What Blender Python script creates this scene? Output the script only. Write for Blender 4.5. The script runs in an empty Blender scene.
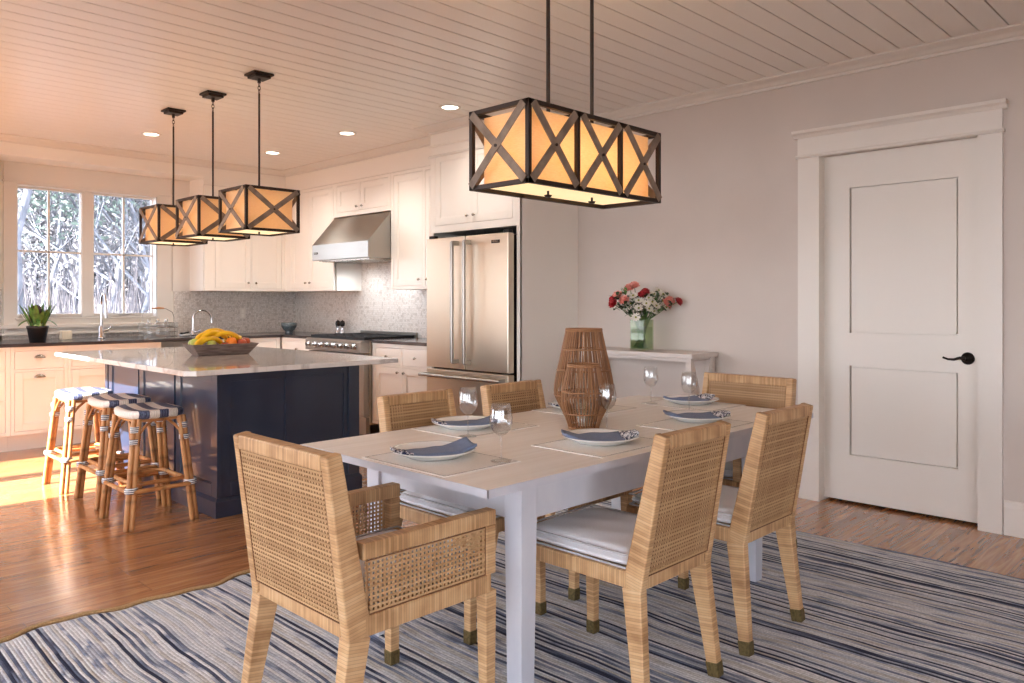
import bpy, math, random
from mathutils import Vector, Matrix
R=random.Random(7)
PI=math.pi
sc=bpy.context.scene
COL=sc.collection

# ------------------------------------------------------------------ materials
def lin(c):
    r=[]
    for q in c:
        q=q/255.0
        r.append(q/12.92 if q<=.04045 else ((q+.055)/1.055)**2.4)
    return (r[0],r[1],r[2],1.0)
def newmat(name):
    m=bpy.data.materials.new(name); m.use_nodes=True
    nt=m.node_tree; b=nt.nodes['Principled BSDF']
    return m,nt,b
def N(nt,t,**k):
    n=nt.nodes.new(t)
    for a,v in k.items():
        if a.startswith('i_'):
            key=a[2:]
            key=int(key) if key.isdigit() else key
            n.inputs[key].default_value=v
        else: setattr(n,a,v)
    return n
def L(nt,a,b): nt.links.new(a,b)
def pm(name,rgb,rough=.5,metal=0.,coat=0.,spec=None,**kw):
    m,nt,b=newmat(name)
    b.inputs['Base Color'].default_value=lin(rgb)
    b.inputs['Roughness'].default_value=rough
    b.inputs['Metallic'].default_value=metal
    b.inputs['Coat Weight'].default_value=coat
    b.inputs['Coat Roughness'].default_value=.08
    if spec is not None: b.inputs['Specular IOR Level'].default_value=spec
    for k,v in kw.items(): b.inputs[k].default_value=v
    return m
def bump(nt,b,height,strength=.3,dist=.002):
    n=N(nt,'ShaderNodeBump'); n.inputs['Strength'].default_value=strength; n.inputs['Distance'].default_value=dist
    L(nt,height,n.inputs['Height']); L(nt,n.outputs['Normal'],b.inputs['Normal'])
def noisy(name,rgb,rgb2,scale=20,rough=.5,bmp=0,detail=4,stretch=(1,1,1),metal=0,coat=0,lo=.35,hi=.65,bdist=.002):
    m,nt,b=newmat(name)
    tc=N(nt,'ShaderNodeTexCoord'); mp=N(nt,'ShaderNodeMapping'); mp.inputs['Scale'].default_value=stretch
    L(nt,tc.outputs['Object'],mp.inputs['Vector'])
    no=N(nt,'ShaderNodeTexNoise'); no.inputs['Scale'].default_value=scale; no.inputs['Detail'].default_value=detail
    L(nt,mp.outputs['Vector'],no.inputs['Vector'])
    cr=N(nt,'ShaderNodeValToRGB'); e=cr.color_ramp.elements
    e[0].position=lo; e[0].color=lin(rgb); e[1].position=hi; e[1].color=lin(rgb2)
    L(nt,no.outputs['Fac'],cr.inputs['Fac']); L(nt,cr.outputs['Color'],b.inputs['Base Color'])
    b.inputs['Roughness'].default_value=rough; b.inputs['Metallic'].default_value=metal
    b.inputs['Coat Weight'].default_value=coat
    if bmp: bump(nt,b,no.outputs['Fac'],bmp,bdist)
    return m

M={}
M['wall']=noisy('wall_paint',(214,203,194),(211,200,191),scale=3,rough=.75)
M['trim']=pm('trim_paint',(232,225,216),.38)
M['ceil']=pm('ceiling_paint',(240,235,228),.3)
M['gap']=pm('ceiling_gap',(84,68,56),.9)
M['cab']=pm('cabinet_paint',(245,239,230),.34)
M['navy']=noisy('navy_paint',(34,44,64),(38,49,70),scale=4,rough=.3,coat=.5)
M['dark']=pm('dark_recess',(28,24,22),.8)
M['blackmetal']=pm('black_metal',(34,28,26),.4,metal=.6)
M['chrome']=pm('chrome',(215,215,218),.12,metal=1)
M['nickel']=pm('nickel',(180,172,162),.25,metal=1)
M['white_china']=pm('white_china',(242,242,240),.12,coat=.5)
M['castiron']=pm('cast_iron',(30,30,32),.55,metal=.3)
M['soap']=noisy('counter_stone',(56,52,54),(74,68,68),scale=9,rough=.22,coat=.3)
M['brass']=noisy('brass_cap',(122,104,64),(92,78,48),scale=90,rough=.5,metal=.5)
M['piping']=pm('piping',(190,188,190),.8)
M['jute']=noisy('jute',(196,160,112),(160,124,80),scale=160,rough=.9,bmp=.5)
M['green']=noisy('leaf_green',(52,88,34),(96,138,60),scale=25,rough=.5)
M['darkgreen']=noisy('leaf_dark',(30,52,26),(58,84,40),scale=30,rough=.5)
M['palegreen']=noisy('leaf_pale',(150,170,90),(190,200,140),scale=40,rough=.5)
M['petal_w']=pm('petal_white',(240,236,224),.6)
M['petal_p']=noisy('petal_pink',(232,140,130),(240,178,160),scale=60,rough=.6)
M['petal_r']=noisy('petal_red',(150,22,34),(190,40,46),scale=60,rough=.55)
M['daisy_eye']=pm('daisy_eye',(150,150,60),.8)
M['plum']=pm('plum_bloom',(52,26,34),.6)
M['pot']=pm('pot_black',(36,34,36),.5)
M['banana']=noisy('banana',(244,196,24),(222,160,16),scale=14,rough=.45)
M['banana_tip']=pm('banana_tip',(94,74,30),.7)
M['orange']=noisy('orange_peel',(244,128,22),(250,142,40),scale=120,rough=.4,bmp=.4)
M['apple_g']=noisy('apple_green',(160,176,62),(190,184,90),scale=14,rough=.3)
M['apple_r']=noisy('apple_red',(150,40,34),(196,90,50),scale=12,rough=.3)
M['lemon']=noisy('lemon',(246,206,60),(250,216,90),scale=80,rough=.4,bmp=.3)
M['stem']=pm('stem_brown',(80,60,34),.8)
M['bowl']=noisy('blue_bowl',(58,70,78),(104,116,120),scale=70,rough=.3,coat=.4)
M['candle']=pm('candle_wax',(240,232,214),.5)
M['cup']=pm('cream_block',(232,220,196),.5)
M['bark']=noisy('bark',(82,84,90),(118,118,124),scale=5,rough=.9,bmp=.3)
M['brush']=noisy('brush_twigs',(84,80,86),(132,124,122),scale=1.5,rough=.9)
M['leafout']=noisy('outside_foliage',(82,98,90),(116,130,118),scale=2,rough=.8)
M['leafout2']=noisy('outside_foliage_dry',(92,90,94),(118,114,114),scale=2,rough=.8)
M['lawn']=noisy('outside_ground',(66,66,68),(96,90,86),scale=.6,rough=.95)
M['black_text']=pm('badge_dark',(52,44,42),.4,metal=.3)
M['badge_letters']=pm('badge_letters',(190,180,170),.3,metal=.8)
M['fabric_w']=noisy('cushion_fabric',(236,236,240),(243,243,246),scale=300,rough=.9,bmp=.25)

def mat_steel(name,rgb,rough,axis):
    m,nt,b=newmat(name)
    tc=N(nt,'ShaderNodeTexCoord'); mp=N(nt,'ShaderNodeMapping')
    s=[260,260,260]; s[axis]=2.; mp.inputs['Scale'].default_value=s
    L(nt,tc.outputs['Object'],mp.inputs['Vector'])
    no=N(nt,'ShaderNodeTexNoise'); no.inputs['Scale'].default_value=1; no.inputs['Detail'].default_value=2
    L(nt,mp.outputs['Vector'],no.inputs['Vector'])
    mr=N(nt,'ShaderNodeMapRange'); mr.inputs[3].default_value=rough-.05; mr.inputs[4].default_value=rough+.08
    L(nt,no.outputs['Fac'],mr.inputs[0]); L(nt,mr.outputs[0],b.inputs['Roughness'])
    b.inputs['Base Color'].default_value=lin(rgb); b.inputs['Metallic'].default_value=1
    b.inputs['Anisotropic'].default_value=.5
    bump(nt,b,no.outputs['Fac'],.05,.0005)
    return m
M['steel']=mat_steel('stainless_brushed',(160,156,150),.32,1)
M['steelv']=mat_steel('stainless_vertical',(216,202,182),.33,2)
M['handle_steel']=pm('handle_steel',(150,142,134),.28,metal=1)  # darker steel, dark reflections on the bars put into the colour

def mat_floor():
    m,nt,b=newmat('oak_floor')
    tc=N(nt,'ShaderNodeTexCoord')
    br=N(nt,'ShaderNodeTexBrick'); br.offset=.37; br.offset_frequency=3
    br.inputs['Scale'].default_value=1; br.inputs['Brick Width'].default_value=1.35; br.inputs['Row Height'].default_value=.083
    br.inputs['Mortar Size'].default_value=.0008; br.inputs['Bias'].default_value=0
    br.inputs['Color1'].default_value=(0,0,0,1); br.inputs['Color2'].default_value=(1,1,1,1); br.inputs['Mortar'].default_value=(.5,.5,.5,1)
    L(nt,tc.outputs['Object'],br.inputs['Vector'])
    mp=N(nt,'ShaderNodeMapping'); mp.inputs['Scale'].default_value=(1.2,16,1)
    ad=N(nt,'ShaderNodeVectorMath',operation='ADD'); ml=N(nt,'ShaderNodeVectorMath',operation='MULTIPLY'); ml.inputs[1].default_value=(9,5,3)
    L(nt,br.outputs['Color'],ml.inputs[0]); L(nt,tc.outputs['Object'],ad.inputs[0]); L(nt,ml.outputs[0],ad.inputs[1]); L(nt,ad.outputs[0],mp.inputs['Vector'])
    no=N(nt,'ShaderNodeTexNoise'); no.inputs['Scale'].default_value=2.2; no.inputs['Detail'].default_value=7; no.inputs['Distortion'].default_value=1.2
    L(nt,mp.outputs['Vector'],no.inputs['Vector'])
    cr=N(nt,'ShaderNodeValToRGB'); e=cr.color_ramp.elements
    e[0].position=.3; e[0].color=lin((150,102,64)); e[1].position=.72; e[1].color=lin((204,156,110))
    x=e.new(.5); x.color=lin((182,130,86))
    L(nt,no.outputs['Fac'],cr.inputs['Fac'])
    tint=N(nt,'ShaderNodeValToRGB'); t=tint.color_ramp.elements
    t[0].color=lin((214,196,182)); t[1].color=lin((255,246,236))
    L(nt,br.outputs['Color'],tint.inputs['Fac'])
    mx=N(nt,'ShaderNodeMix',data_type='RGBA',blend_type='MULTIPLY'); mx.inputs[0].default_value=1
    L(nt,cr.outputs['Color'],mx.inputs[6]); L(nt,tint.outputs['Color'],mx.inputs[7])
    mo=N(nt,'ShaderNodeMix',data_type='RGBA'); mo.inputs[7].default_value=lin((104,68,44))
    L(nt,br.outputs['Fac'],mo.inputs[0]); L(nt,mx.outputs[2],mo.inputs[6])
    L(nt,mo.outputs[2],b.inputs['Base Color'])
    b.inputs['Roughness'].default_value=.24; b.inputs['Coat Weight'].default_value=.6; b.inputs['Coat Roughness'].default_value=.14
    bump(nt,b,no.outputs['Fac'],.12,.001)
    return m
M['floor']=mat_floor()

def mat_rug():
    m,nt,b=newmat('rag_rug')
    tc=N(nt,'ShaderNodeTexCoord'); sp=N(nt,'ShaderNodeSeparateXYZ'); L(nt,tc.outputs['Object'],sp.inputs[0])
    n1=N(nt,'ShaderNodeTexNoise'); n1.inputs['Scale'].default_value=1.6; n1.inputs['Detail'].default_value=2
    L(nt,tc.outputs['Object'],n1.inputs['Vector'])
    a=N(nt,'ShaderNodeMath',operation='MULTIPLY_ADD'); a.inputs[1].default_value=.07
    L(nt,n1.outputs['Fac'],a.inputs[0]); L(nt,sp.outputs['X'],a.inputs[2])
    row=N(nt,'ShaderNodeMath',operation='DIVIDE'); row.inputs[1].default_value=.0125; L(nt,a.outputs[0],row.inputs[0])
    fl=N(nt,'ShaderNodeMath',operation='FLOOR'); L(nt,row.outputs[0],fl.inputs[0])
    fr=N(nt,'ShaderNodeMath',operation='FRACT'); L(nt,row.outputs[0],fr.inputs[0])
    # streaks along the strip
    my=N(nt,'ShaderNodeMath',operation='MULTIPLY'); my.inputs[1].default_value=.8; L(nt,sp.outputs['Y'],my.inputs[0])
    rr=N(nt,'ShaderNodeMath',operation='MULTIPLY'); rr.inputs[1].default_value=7.31; L(nt,fl.outputs[0],rr.inputs[0])
    cb=N(nt,'ShaderNodeCombineXYZ'); L(nt,rr.outputs[0],cb.inputs[0]); L(nt,my.outputs[0],cb.inputs[1])
    wn=N(nt,'ShaderNodeTexWhiteNoise',noise_dimensions='1D'); L(nt,fl.outputs[0],wn.inputs['W'])
    n2=N(nt,'ShaderNodeTexNoise'); n2.inputs['Scale'].default_value=1.0; n2.inputs['Detail'].default_value=4; n2.inputs['Roughness'].default_value=.65
    L(nt,cb.outputs[0],n2.inputs['Vector'])
    wm=N(nt,'ShaderNodeMath',operation='MULTIPLY_ADD'); wm.inputs[1].default_value=.38; L(nt,wn.outputs[0],wm.inputs[0])
    ws=N(nt,'ShaderNodeMath',operation='MULTIPLY_ADD'); ws.inputs[1].default_value=.62; ws.inputs[2].default_value=.0; L(nt,n2.outputs['Fac'],ws.inputs[0]); L(nt,ws.outputs[0],wm.inputs[2])
    cr=N(nt,'ShaderNodeValToRGB'); e=cr.color_ramp.elements
    e[0].position=.0; e[0].color=lin((56,60,78)); e[1].position=1; e[1].color=lin((238,232,222))
    for p,c in [(.33,(66,72,94)),(.375,(130,140,164)),(.41,(204,210,220)),(.48,(238,239,242)),(.54,(206,202,196)),(.57,(242,243,245)),(.62,(140,152,180)),(.64,(240,242,246))]:
        q=e.new(p); q.color=lin(c)
    L(nt,wm.outputs[0],cr.inputs['Fac'])
    # fine noise
    n3=N(nt,'ShaderNodeTexNoise'); n3.inputs['Scale'].default_value=140; n3.inputs['Detail'].default_value=3
    L(nt,tc.outputs['Object'],n3.inputs['Vector'])
    mr=N(nt,'ShaderNodeMapRange'); mr.inputs[1].default_value=.3; mr.inputs[2].default_value=.7; mr.inputs[3].default_value=.72; mr.inputs[4].default_value=1.08
    L(nt,n3.outputs['Fac'],mr.inputs[0])
    # groove between strips
    pg=N(nt,'ShaderNodeMath',operation='PINGPONG'); pg.inputs[1].default_value=.5; L(nt,fr.outputs[0],pg.inputs[0])
    g=N(nt,'ShaderNodeMapRange'); g.inputs[1].default_value=0; g.inputs[2].default_value=.16; g.inputs[3].default_value=.6; g.inputs[4].default_value=1
    L(nt,pg.outputs[0],g.inputs[0])
    mu=N(nt,'ShaderNodeMath',operation='MULTIPLY'); L(nt,mr.outputs[0],mu.inputs[0]); L(nt,g.outputs[0],mu.inputs[1])
    mx=N(nt,'ShaderNodeMix',data_type='RGBA',blend_type='MULTIPLY'); mx.inputs[0].default_value=1
    L(nt,cr.outputs['Color'],mx.inputs[6]); L(nt,mu.outputs[0],mx.inputs[7])
    L(nt,mx.outputs[2],b.inputs['Base Color'])
    b.inputs['Roughness'].default_value=.95; b.inputs['Specular IOR Level'].default_value=.1
    hs=N(nt,'ShaderNodeMath',operation='ADD'); L(nt,pg.outputs[0],hs.inputs[0]); L(nt,n3.outputs['Fac'],hs.inputs[1])
    bump(nt,b,hs.outputs[0],.7,.004)
    return m
M['rug']=mat_rug()

def mat_wrap(name,c1,c2,c3,pitch=.009,bm=.5):
    m,nt,b=newmat(name)
    uv=N(nt,'ShaderNodeTexCoord'); sp=N(nt,'ShaderNodeSeparateXYZ'); L(nt,uv.outputs['UV'],sp.inputs[0])
    d=N(nt,'ShaderNodeMath',operation='DIVIDE'); d.inputs[1].default_value=pitch; L(nt,sp.outputs['X'],d.inputs[0])
    fl=N(nt,'ShaderNodeMath',operation='FLOOR'); L(nt,d.outputs[0],fl.inputs[0])
    fr=N(nt,'ShaderNodeMath',operation='FRACT'); L(nt,d.outputs[0],fr.inputs[0])
    wn=N(nt,'ShaderNodeTexWhiteNoise',noise_dimensions='1D'); L(nt,fl.outputs[0],wn.inputs['W'])
    n=N(nt,'ShaderNodeTexNoise'); n.inputs['Scale'].default_value=9; n.inputs['Detail'].default_value=5
    L(nt,uv.outputs['Object'],n.inputs['Vector'])
    a=N(nt,'ShaderNodeMath',operation='MULTIPLY_ADD'); a.inputs[1].default_value=.28; L(nt,wn.outputs['Value'],a.inputs[0])
    s=N(nt,'ShaderNodeMath',operation='MULTIPLY_ADD'); s.inputs[1].default_value=1.1; s.inputs[2].default_value=-.27
    L(nt,n.outputs['Fac'],s.inputs[0]); L(nt,s.outputs[0],a.inputs[2])
    cr=N(nt,'ShaderNodeValToRGB'); e=cr.color_ramp.elements
    e[0].position=.12; e[0].color=lin(c1); e[1].position=.9; e[1].color=lin(c3); q=e.new(.45); q.color=lin(c2)
    L(nt,a.outputs[0],cr.inputs['Fac'])
    pg=N(nt,'ShaderNodeMath',operation='PINGPONG'); pg.inputs[1].default_value=.5; L(nt,fr.outputs[0],pg.inputs[0])
    g=N(nt,'ShaderNodeMapRange'); g.inputs[1].default_value=0; g.inputs[2].default_value=.12; g.inputs[3].default_value=.62; g.inputs[4].default_value=1
    L(nt,pg.outputs[0],g.inputs[0])
    mx=N(nt,'ShaderNodeMix',data_type='RGBA',blend_type='MULTIPLY'); mx.inputs[0].default_value=1
    L(nt,cr.outputs['Color'],mx.inputs[6]); L(nt,g.outputs[0],mx.inputs[7]); L(nt,mx.outputs[2],b.inputs['Base Color'])
    b.inputs['Roughness'].default_value=.5
    if bm: bump(nt,b,pg.outputs[0],bm,.0015)
    return m
M['wrap']=mat_wrap('rattan_wrap',(164,122,80),(206,164,118),(226,194,150))
M['pole']=mat_wrap('rattan_pole',(160,100,52),(192,134,80),(210,156,102),pitch=.16,bm=0)
def mat_island(name,c1,c2,rough=.55):
    m,nt,b=newmat(name)
    g=N(nt,'ShaderNodeNewGeometry')
    cr=N(nt,'ShaderNodeValToRGB'); e=cr.color_ramp.elements; e[0].color=lin(c1); e[1].color=lin(c2)
    L(nt,g.outputs['Random Per Island'],cr.inputs['Fac']); L(nt,cr.outputs['Color'],b.inputs['Base Color'])
    b.inputs['Roughness'].default_value=rough
    return m
M['cane']=mat_island('cane_strip',(172,132,90),(204,166,122))
M['rod']=mat_island('lantern_rod',(112,74,46),(168,120,80))

def mat_stripes():
    m,nt,b=newmat('woven_seat_stripes')
    tc=N(nt,'ShaderNodeTexCoord'); sp=N(nt,'ShaderNodeSeparateXYZ'); L(nt,tc.outputs['UV'],sp.inputs[0])
    d=N(nt,'ShaderNodeMath',operation='DIVIDE'); d.inputs[1].default_value=.106; L(nt,sp.outputs['X'],d.inputs[0])
    fr=N(nt,'ShaderNodeMath',operation='FRACT'); L(nt,d.outputs[0],fr.inputs[0])
    gt=N(nt,'ShaderNodeMath',operation='GREATER_THAN'); gt.inputs[1].default_value=.52; L(nt,fr.outputs[0],gt.inputs[0])
    ck=N(nt,'ShaderNodeTexChecker'); ck.inputs['Scale'].default_value=150; ck.inputs['Color1'].default_value=lin((40,48,74)); ck.inputs['Color2'].default_value=lin((92,98,124))
    L(nt,tc.outputs['UV'],ck.inputs['Vector'])
    ck2=N(nt,'ShaderNodeTexChecker'); ck2.inputs['Scale'].default_value=150; ck2.inputs['Color1'].default_value=lin((238,230,218)); ck2.inputs['Color2'].default_value=lin((220,212,200))
    L(nt,tc.outputs['UV'],ck2.inputs['Vector'])
    mx=N(nt,'ShaderNodeMix',data_type='RGBA'); L(nt,gt.outputs[0],mx.inputs[0]); L(nt,ck2.outputs[0],mx.inputs[6]); L(nt,ck.outputs[0],mx.inputs[7])
    L(nt,mx.outputs[2],b.inputs['Base Color']); b.inputs['Roughness'].default_value=.45
    bump(nt,b,ck.outputs['Fac'],.4,.0015)
    return m
M['stripes']=mat_stripes()
def mat_bind():
    m,nt,b=newmat('binding_white_navy')
    tc=N(nt,'ShaderNodeTexCoord'); sp=N(nt,'ShaderNodeSeparateXYZ'); L(nt,tc.outputs['UV'],sp.inputs[0])
    d=N(nt,'ShaderNodeMath',operation='DIVIDE'); d.inputs[1].default_value=.011; L(nt,sp.outputs['X'],d.inputs[0])
    fr=N(nt,'ShaderNodeMath',operation='FRACT'); L(nt,d.outputs[0],fr.inputs[0])
    gt=N(nt,'ShaderNodeMath',operation='GREATER_THAN'); gt.inputs[1].default_value=.6; L(nt,fr.outputs[0],gt.inputs[0])
    mx=N(nt,'ShaderNodeMix',data_type='RGBA'); mx.inputs[6].default_value=lin((236,232,228)); mx.inputs[7].default_value=lin((44,52,80))
    L(nt,gt.outputs[0],mx.inputs[0]); L(nt,mx.outputs[2],b.inputs['Base Color']); b.inputs['Roughness'].default_value=.4
    return m
M['bind']=mat_bind()

def mat_tile():
    m,nt,b=newmat('mosaic_tile')
    tc=N(nt,'ShaderNodeTexCoord')
    v=N(nt,'ShaderNodeTexVoronoi'); v.inputs['Scale'].default_value=46; v.inputs['Randomness'].default_value=.55
    L(nt,tc.outputs['Object'],v.inputs['Vector'])
    v2=N(nt,'ShaderNodeTexVoronoi',feature='DISTANCE_TO_EDGE'); v2.inputs['Scale'].default_value=46; v2.inputs['Randomness'].default_value=.55
    L(nt,tc.outputs['Object'],v2.inputs['Vector'])
    sp=N(nt,'ShaderNodeSeparateColor'); L(nt,v.outputs['Color'],sp.inputs[0])
    cr=N(nt,'ShaderNodeValToRGB'); e=cr.color_ramp.elements
    e[0].position=0; e[0].color=lin((196,186,176)); e[1].position=1; e[1].color=lin((232,226,220)); q=e.new(.22); q.color=lin((220,211,202))
    L(nt,sp.outputs[0],cr.inputs['Fac'])
    st=N(nt,'ShaderNodeMath',operation='LESS_THAN'); st.inputs[1].default_value=.05; L(nt,v2.outputs['Distance'],st.inputs[0])
    mx=N(nt,'ShaderNodeMix',data_type='RGBA'); mx.inputs[7].default_value=lin((200,192,184))
    L(nt,st.outputs[0],mx.inputs[0]); L(nt,cr.outputs['Color'],mx.inputs[6]); L(nt,mx.outputs[2],b.inputs['Base Color'])
    b.inputs['Roughness'].default_value=.3
    return m
M['tile']=mat_tile()
def mat_marble():
    m,nt,b=newmat('island_marble')
    tc=N(nt,'ShaderNodeTexCoord')
    n=N(nt,'ShaderNodeTexNoise'); n.inputs['Scale'].default_value=1.7; n.inputs['Detail'].default_value=8; n.inputs['Distortion'].default_value=1.6
    L(nt,tc.outputs['Object'],n.inputs['Vector'])
    s=N(nt,'ShaderNodeMath',operation='SUBTRACT'); s.inputs[1].default_value=.5; L(nt,n.outputs['Fac'],s.inputs[0])
    ab=N(nt,'ShaderNodeMath',operation='ABSOLUTE'); L(nt,s.outputs[0],ab.inputs[0])
    cr=N(nt,'ShaderNodeValToRGB'); e=cr.color_ramp.elements
    e[0].position=0; e[0].color=lin((196,184,176)); e[1].position=.05; e[1].color=lin((232,224,216))
    L(nt,ab.outputs[0],cr.inputs['Fac']); L(nt,cr.outputs['Color'],b.inputs['Base Color'])
    b.inputs['Roughness'].default_value=.09; b.inputs['Coat Weight'].default_value=.5
    return m
M['marble']=mat_marble()
M['tabletop']=noisy('whitewashed_top',(236,228,219),(246,240,233),scale=3,rough=.4,stretch=(.5,12,1),lo=.3,hi=.7)
M['tablepaint']=noisy('whitewashed_frame',(196,197,206),(212,212,218),scale=3,rough=.5,stretch=(2,2,1))
M['sideboard']=pm('console_paint',(214,204,196),.4)
M['placemat']=noisy('placemat_linen',(244,240,234),(236,231,224),scale=260,rough=.95,bmp=.3)
M['stitch']=noisy('placemat_stitch',(92,84,86),(206,198,190),scale=320,rough=.9,lo=.45,hi=.5)
M['napkin']=noisy('napkin_blue',(112,126,156),(132,146,174),scale=300,rough=.95,bmp=.2)
def mat_blockprint():
    m,nt,b=newmat('napkin_border')
    tc=N(nt,'ShaderNodeTexCoord'); v=N(nt,'ShaderNodeTexVoronoi'); v.inputs['Scale'].default_value=110; L(nt,tc.outputs['Object'],v.inputs['Vector'])
    cr=N(nt,'ShaderNodeValToRGB'); e=cr.color_ramp.elements; cr.color_ramp.interpolation='CONSTANT'
    e[0].position=0; e[0].color=lin((40,48,82)); e[1].position=.50; e[1].color=lin((226,226,230))
    L(nt,v.outputs['Distance'],cr.inputs['Fac']); L(nt,cr.outputs['Color'],b.inputs['Base Color']); b.inputs['Roughness'].default_value=.9
    return m
M['border']=mat_blockprint()
M['tray']=noisy('dough_bowl_wood',(92,78,72),(128,112,104),scale=12,rough=.6,stretch=(1,6,6),bmp=.2)
M['frame_wood']=noisy('weathered_wood',(118,102,88),(148,130,114),scale=16,rough=.6,stretch=(1,1,1),bmp=.15)
M['frame_metal']=pm('bronze_metal',(58,46,40),.45,metal=.5)

def mat_glass(name,tint=(1,1,1),ref=.06,rough=.0):
    m=bpy.data.materials.new(name); m.use_nodes=True; nt=m.node_tree
    for n in list(nt.nodes): nt.nodes.remove(n)
    o=N(nt,'ShaderNodeOutputMaterial'); t=N(nt,'ShaderNodeBsdfTransparent'); t.inputs[0].default_value=(*tint,1)
    g=N(nt,'ShaderNodeBsdfGlossy'); g.inputs['Roughness'].default_value=rough
    lw=N(nt,'ShaderNodeLayerWeight'); lw.inputs[0].default_value=.35
    mr=N(nt,'ShaderNodeMapRange'); mr.inputs[3].default_value=ref; mr.inputs[4].default_value=.75
    p=N(nt,'ShaderNodeMath',operation='POWER'); p.inputs[1].default_value=2.2
    L(nt,lw.outputs['Facing'],p.inputs[0]); L(nt,p.outputs[0],mr.inputs[0])
    x=N(nt,'ShaderNodeMixShader'); L(nt,mr.outputs[0],x.inputs[0]); L(nt,t.outputs[0],x.inputs[1]); L(nt,g.outputs[0],x.inputs[2])
    L(nt,x.outputs[0],o.inputs[0])
    return m
M['pane']=mat_glass('window_glass',(.97,.98,1),.03)
M['glass']=mat_glass('thin_glass',(.965,.968,.97),.15,.03)
M['vase']=mat_glass('vase_glass',(.82,.87,.76),.025,.02)
def mat_shade():
    m=bpy.data.materials.new('linen_shade'); m.use_nodes=True; nt=m.node_tree
    for n in list(nt.nodes): nt.nodes.remove(n)
    o=N(nt,'ShaderNodeOutputMaterial'); d=N(nt,'ShaderNodeBsdfDiffuse'); t=N(nt,'ShaderNodeBsdfTranslucent')
    tc=N(nt,'ShaderNodeTexCoord'); mp=N(nt,'ShaderNodeMapping'); mp.inputs['Scale'].default_value=(60,60,500); L(nt,tc.outputs['Object'],mp.inputs['Vector'])
    no=N(nt,'ShaderNodeTexNoise'); no.inputs['Scale'].default_value=1; no.inputs['Detail'].default_value=3; L(nt,mp.outputs['Vector'],no.inputs['Vector'])
    cr=N(nt,'ShaderNodeValToRGB'); e=cr.color_ramp.elements; e[0].position=.3; e[0].color=lin((243,218,184)); e[1].position=.7; e[1].color=lin((250,232,204))
    L(nt,no.outputs['Fac'],cr.inputs['Fac']); L(nt,cr.outputs['Color'],d.inputs[0]); L(nt,cr.outputs['Color'],t.inputs[0])
    x=N(nt,'ShaderNodeMixShader'); x.inputs[0].default_value=.55; L(nt,d.outputs[0],x.inputs[1]); L(nt,t.outputs[0],x.inputs[2]); L(nt,x.outputs[0],o.inputs[0])
    return m
M['shade']=mat_shade()
def mat_emit(name,rgb,s,base=(255,250,240)):
    m,nt,b=newmat(name); b.inputs['Base Color'].default_value=lin(base); b.inputs['Emission Color'].default_value=lin(rgb); b.inputs['Emission Strength'].default_value=s
    return m
M['lightdisc']=mat_emit('downlight_lens',(255,244,226),3)
M['bulb']=mat_emit('lamp_bulb',(255,214,150),4)
M['diffuser']=mat_emit('pendant_diffuser',(255,226,170),.28,(250,236,206))

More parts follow.
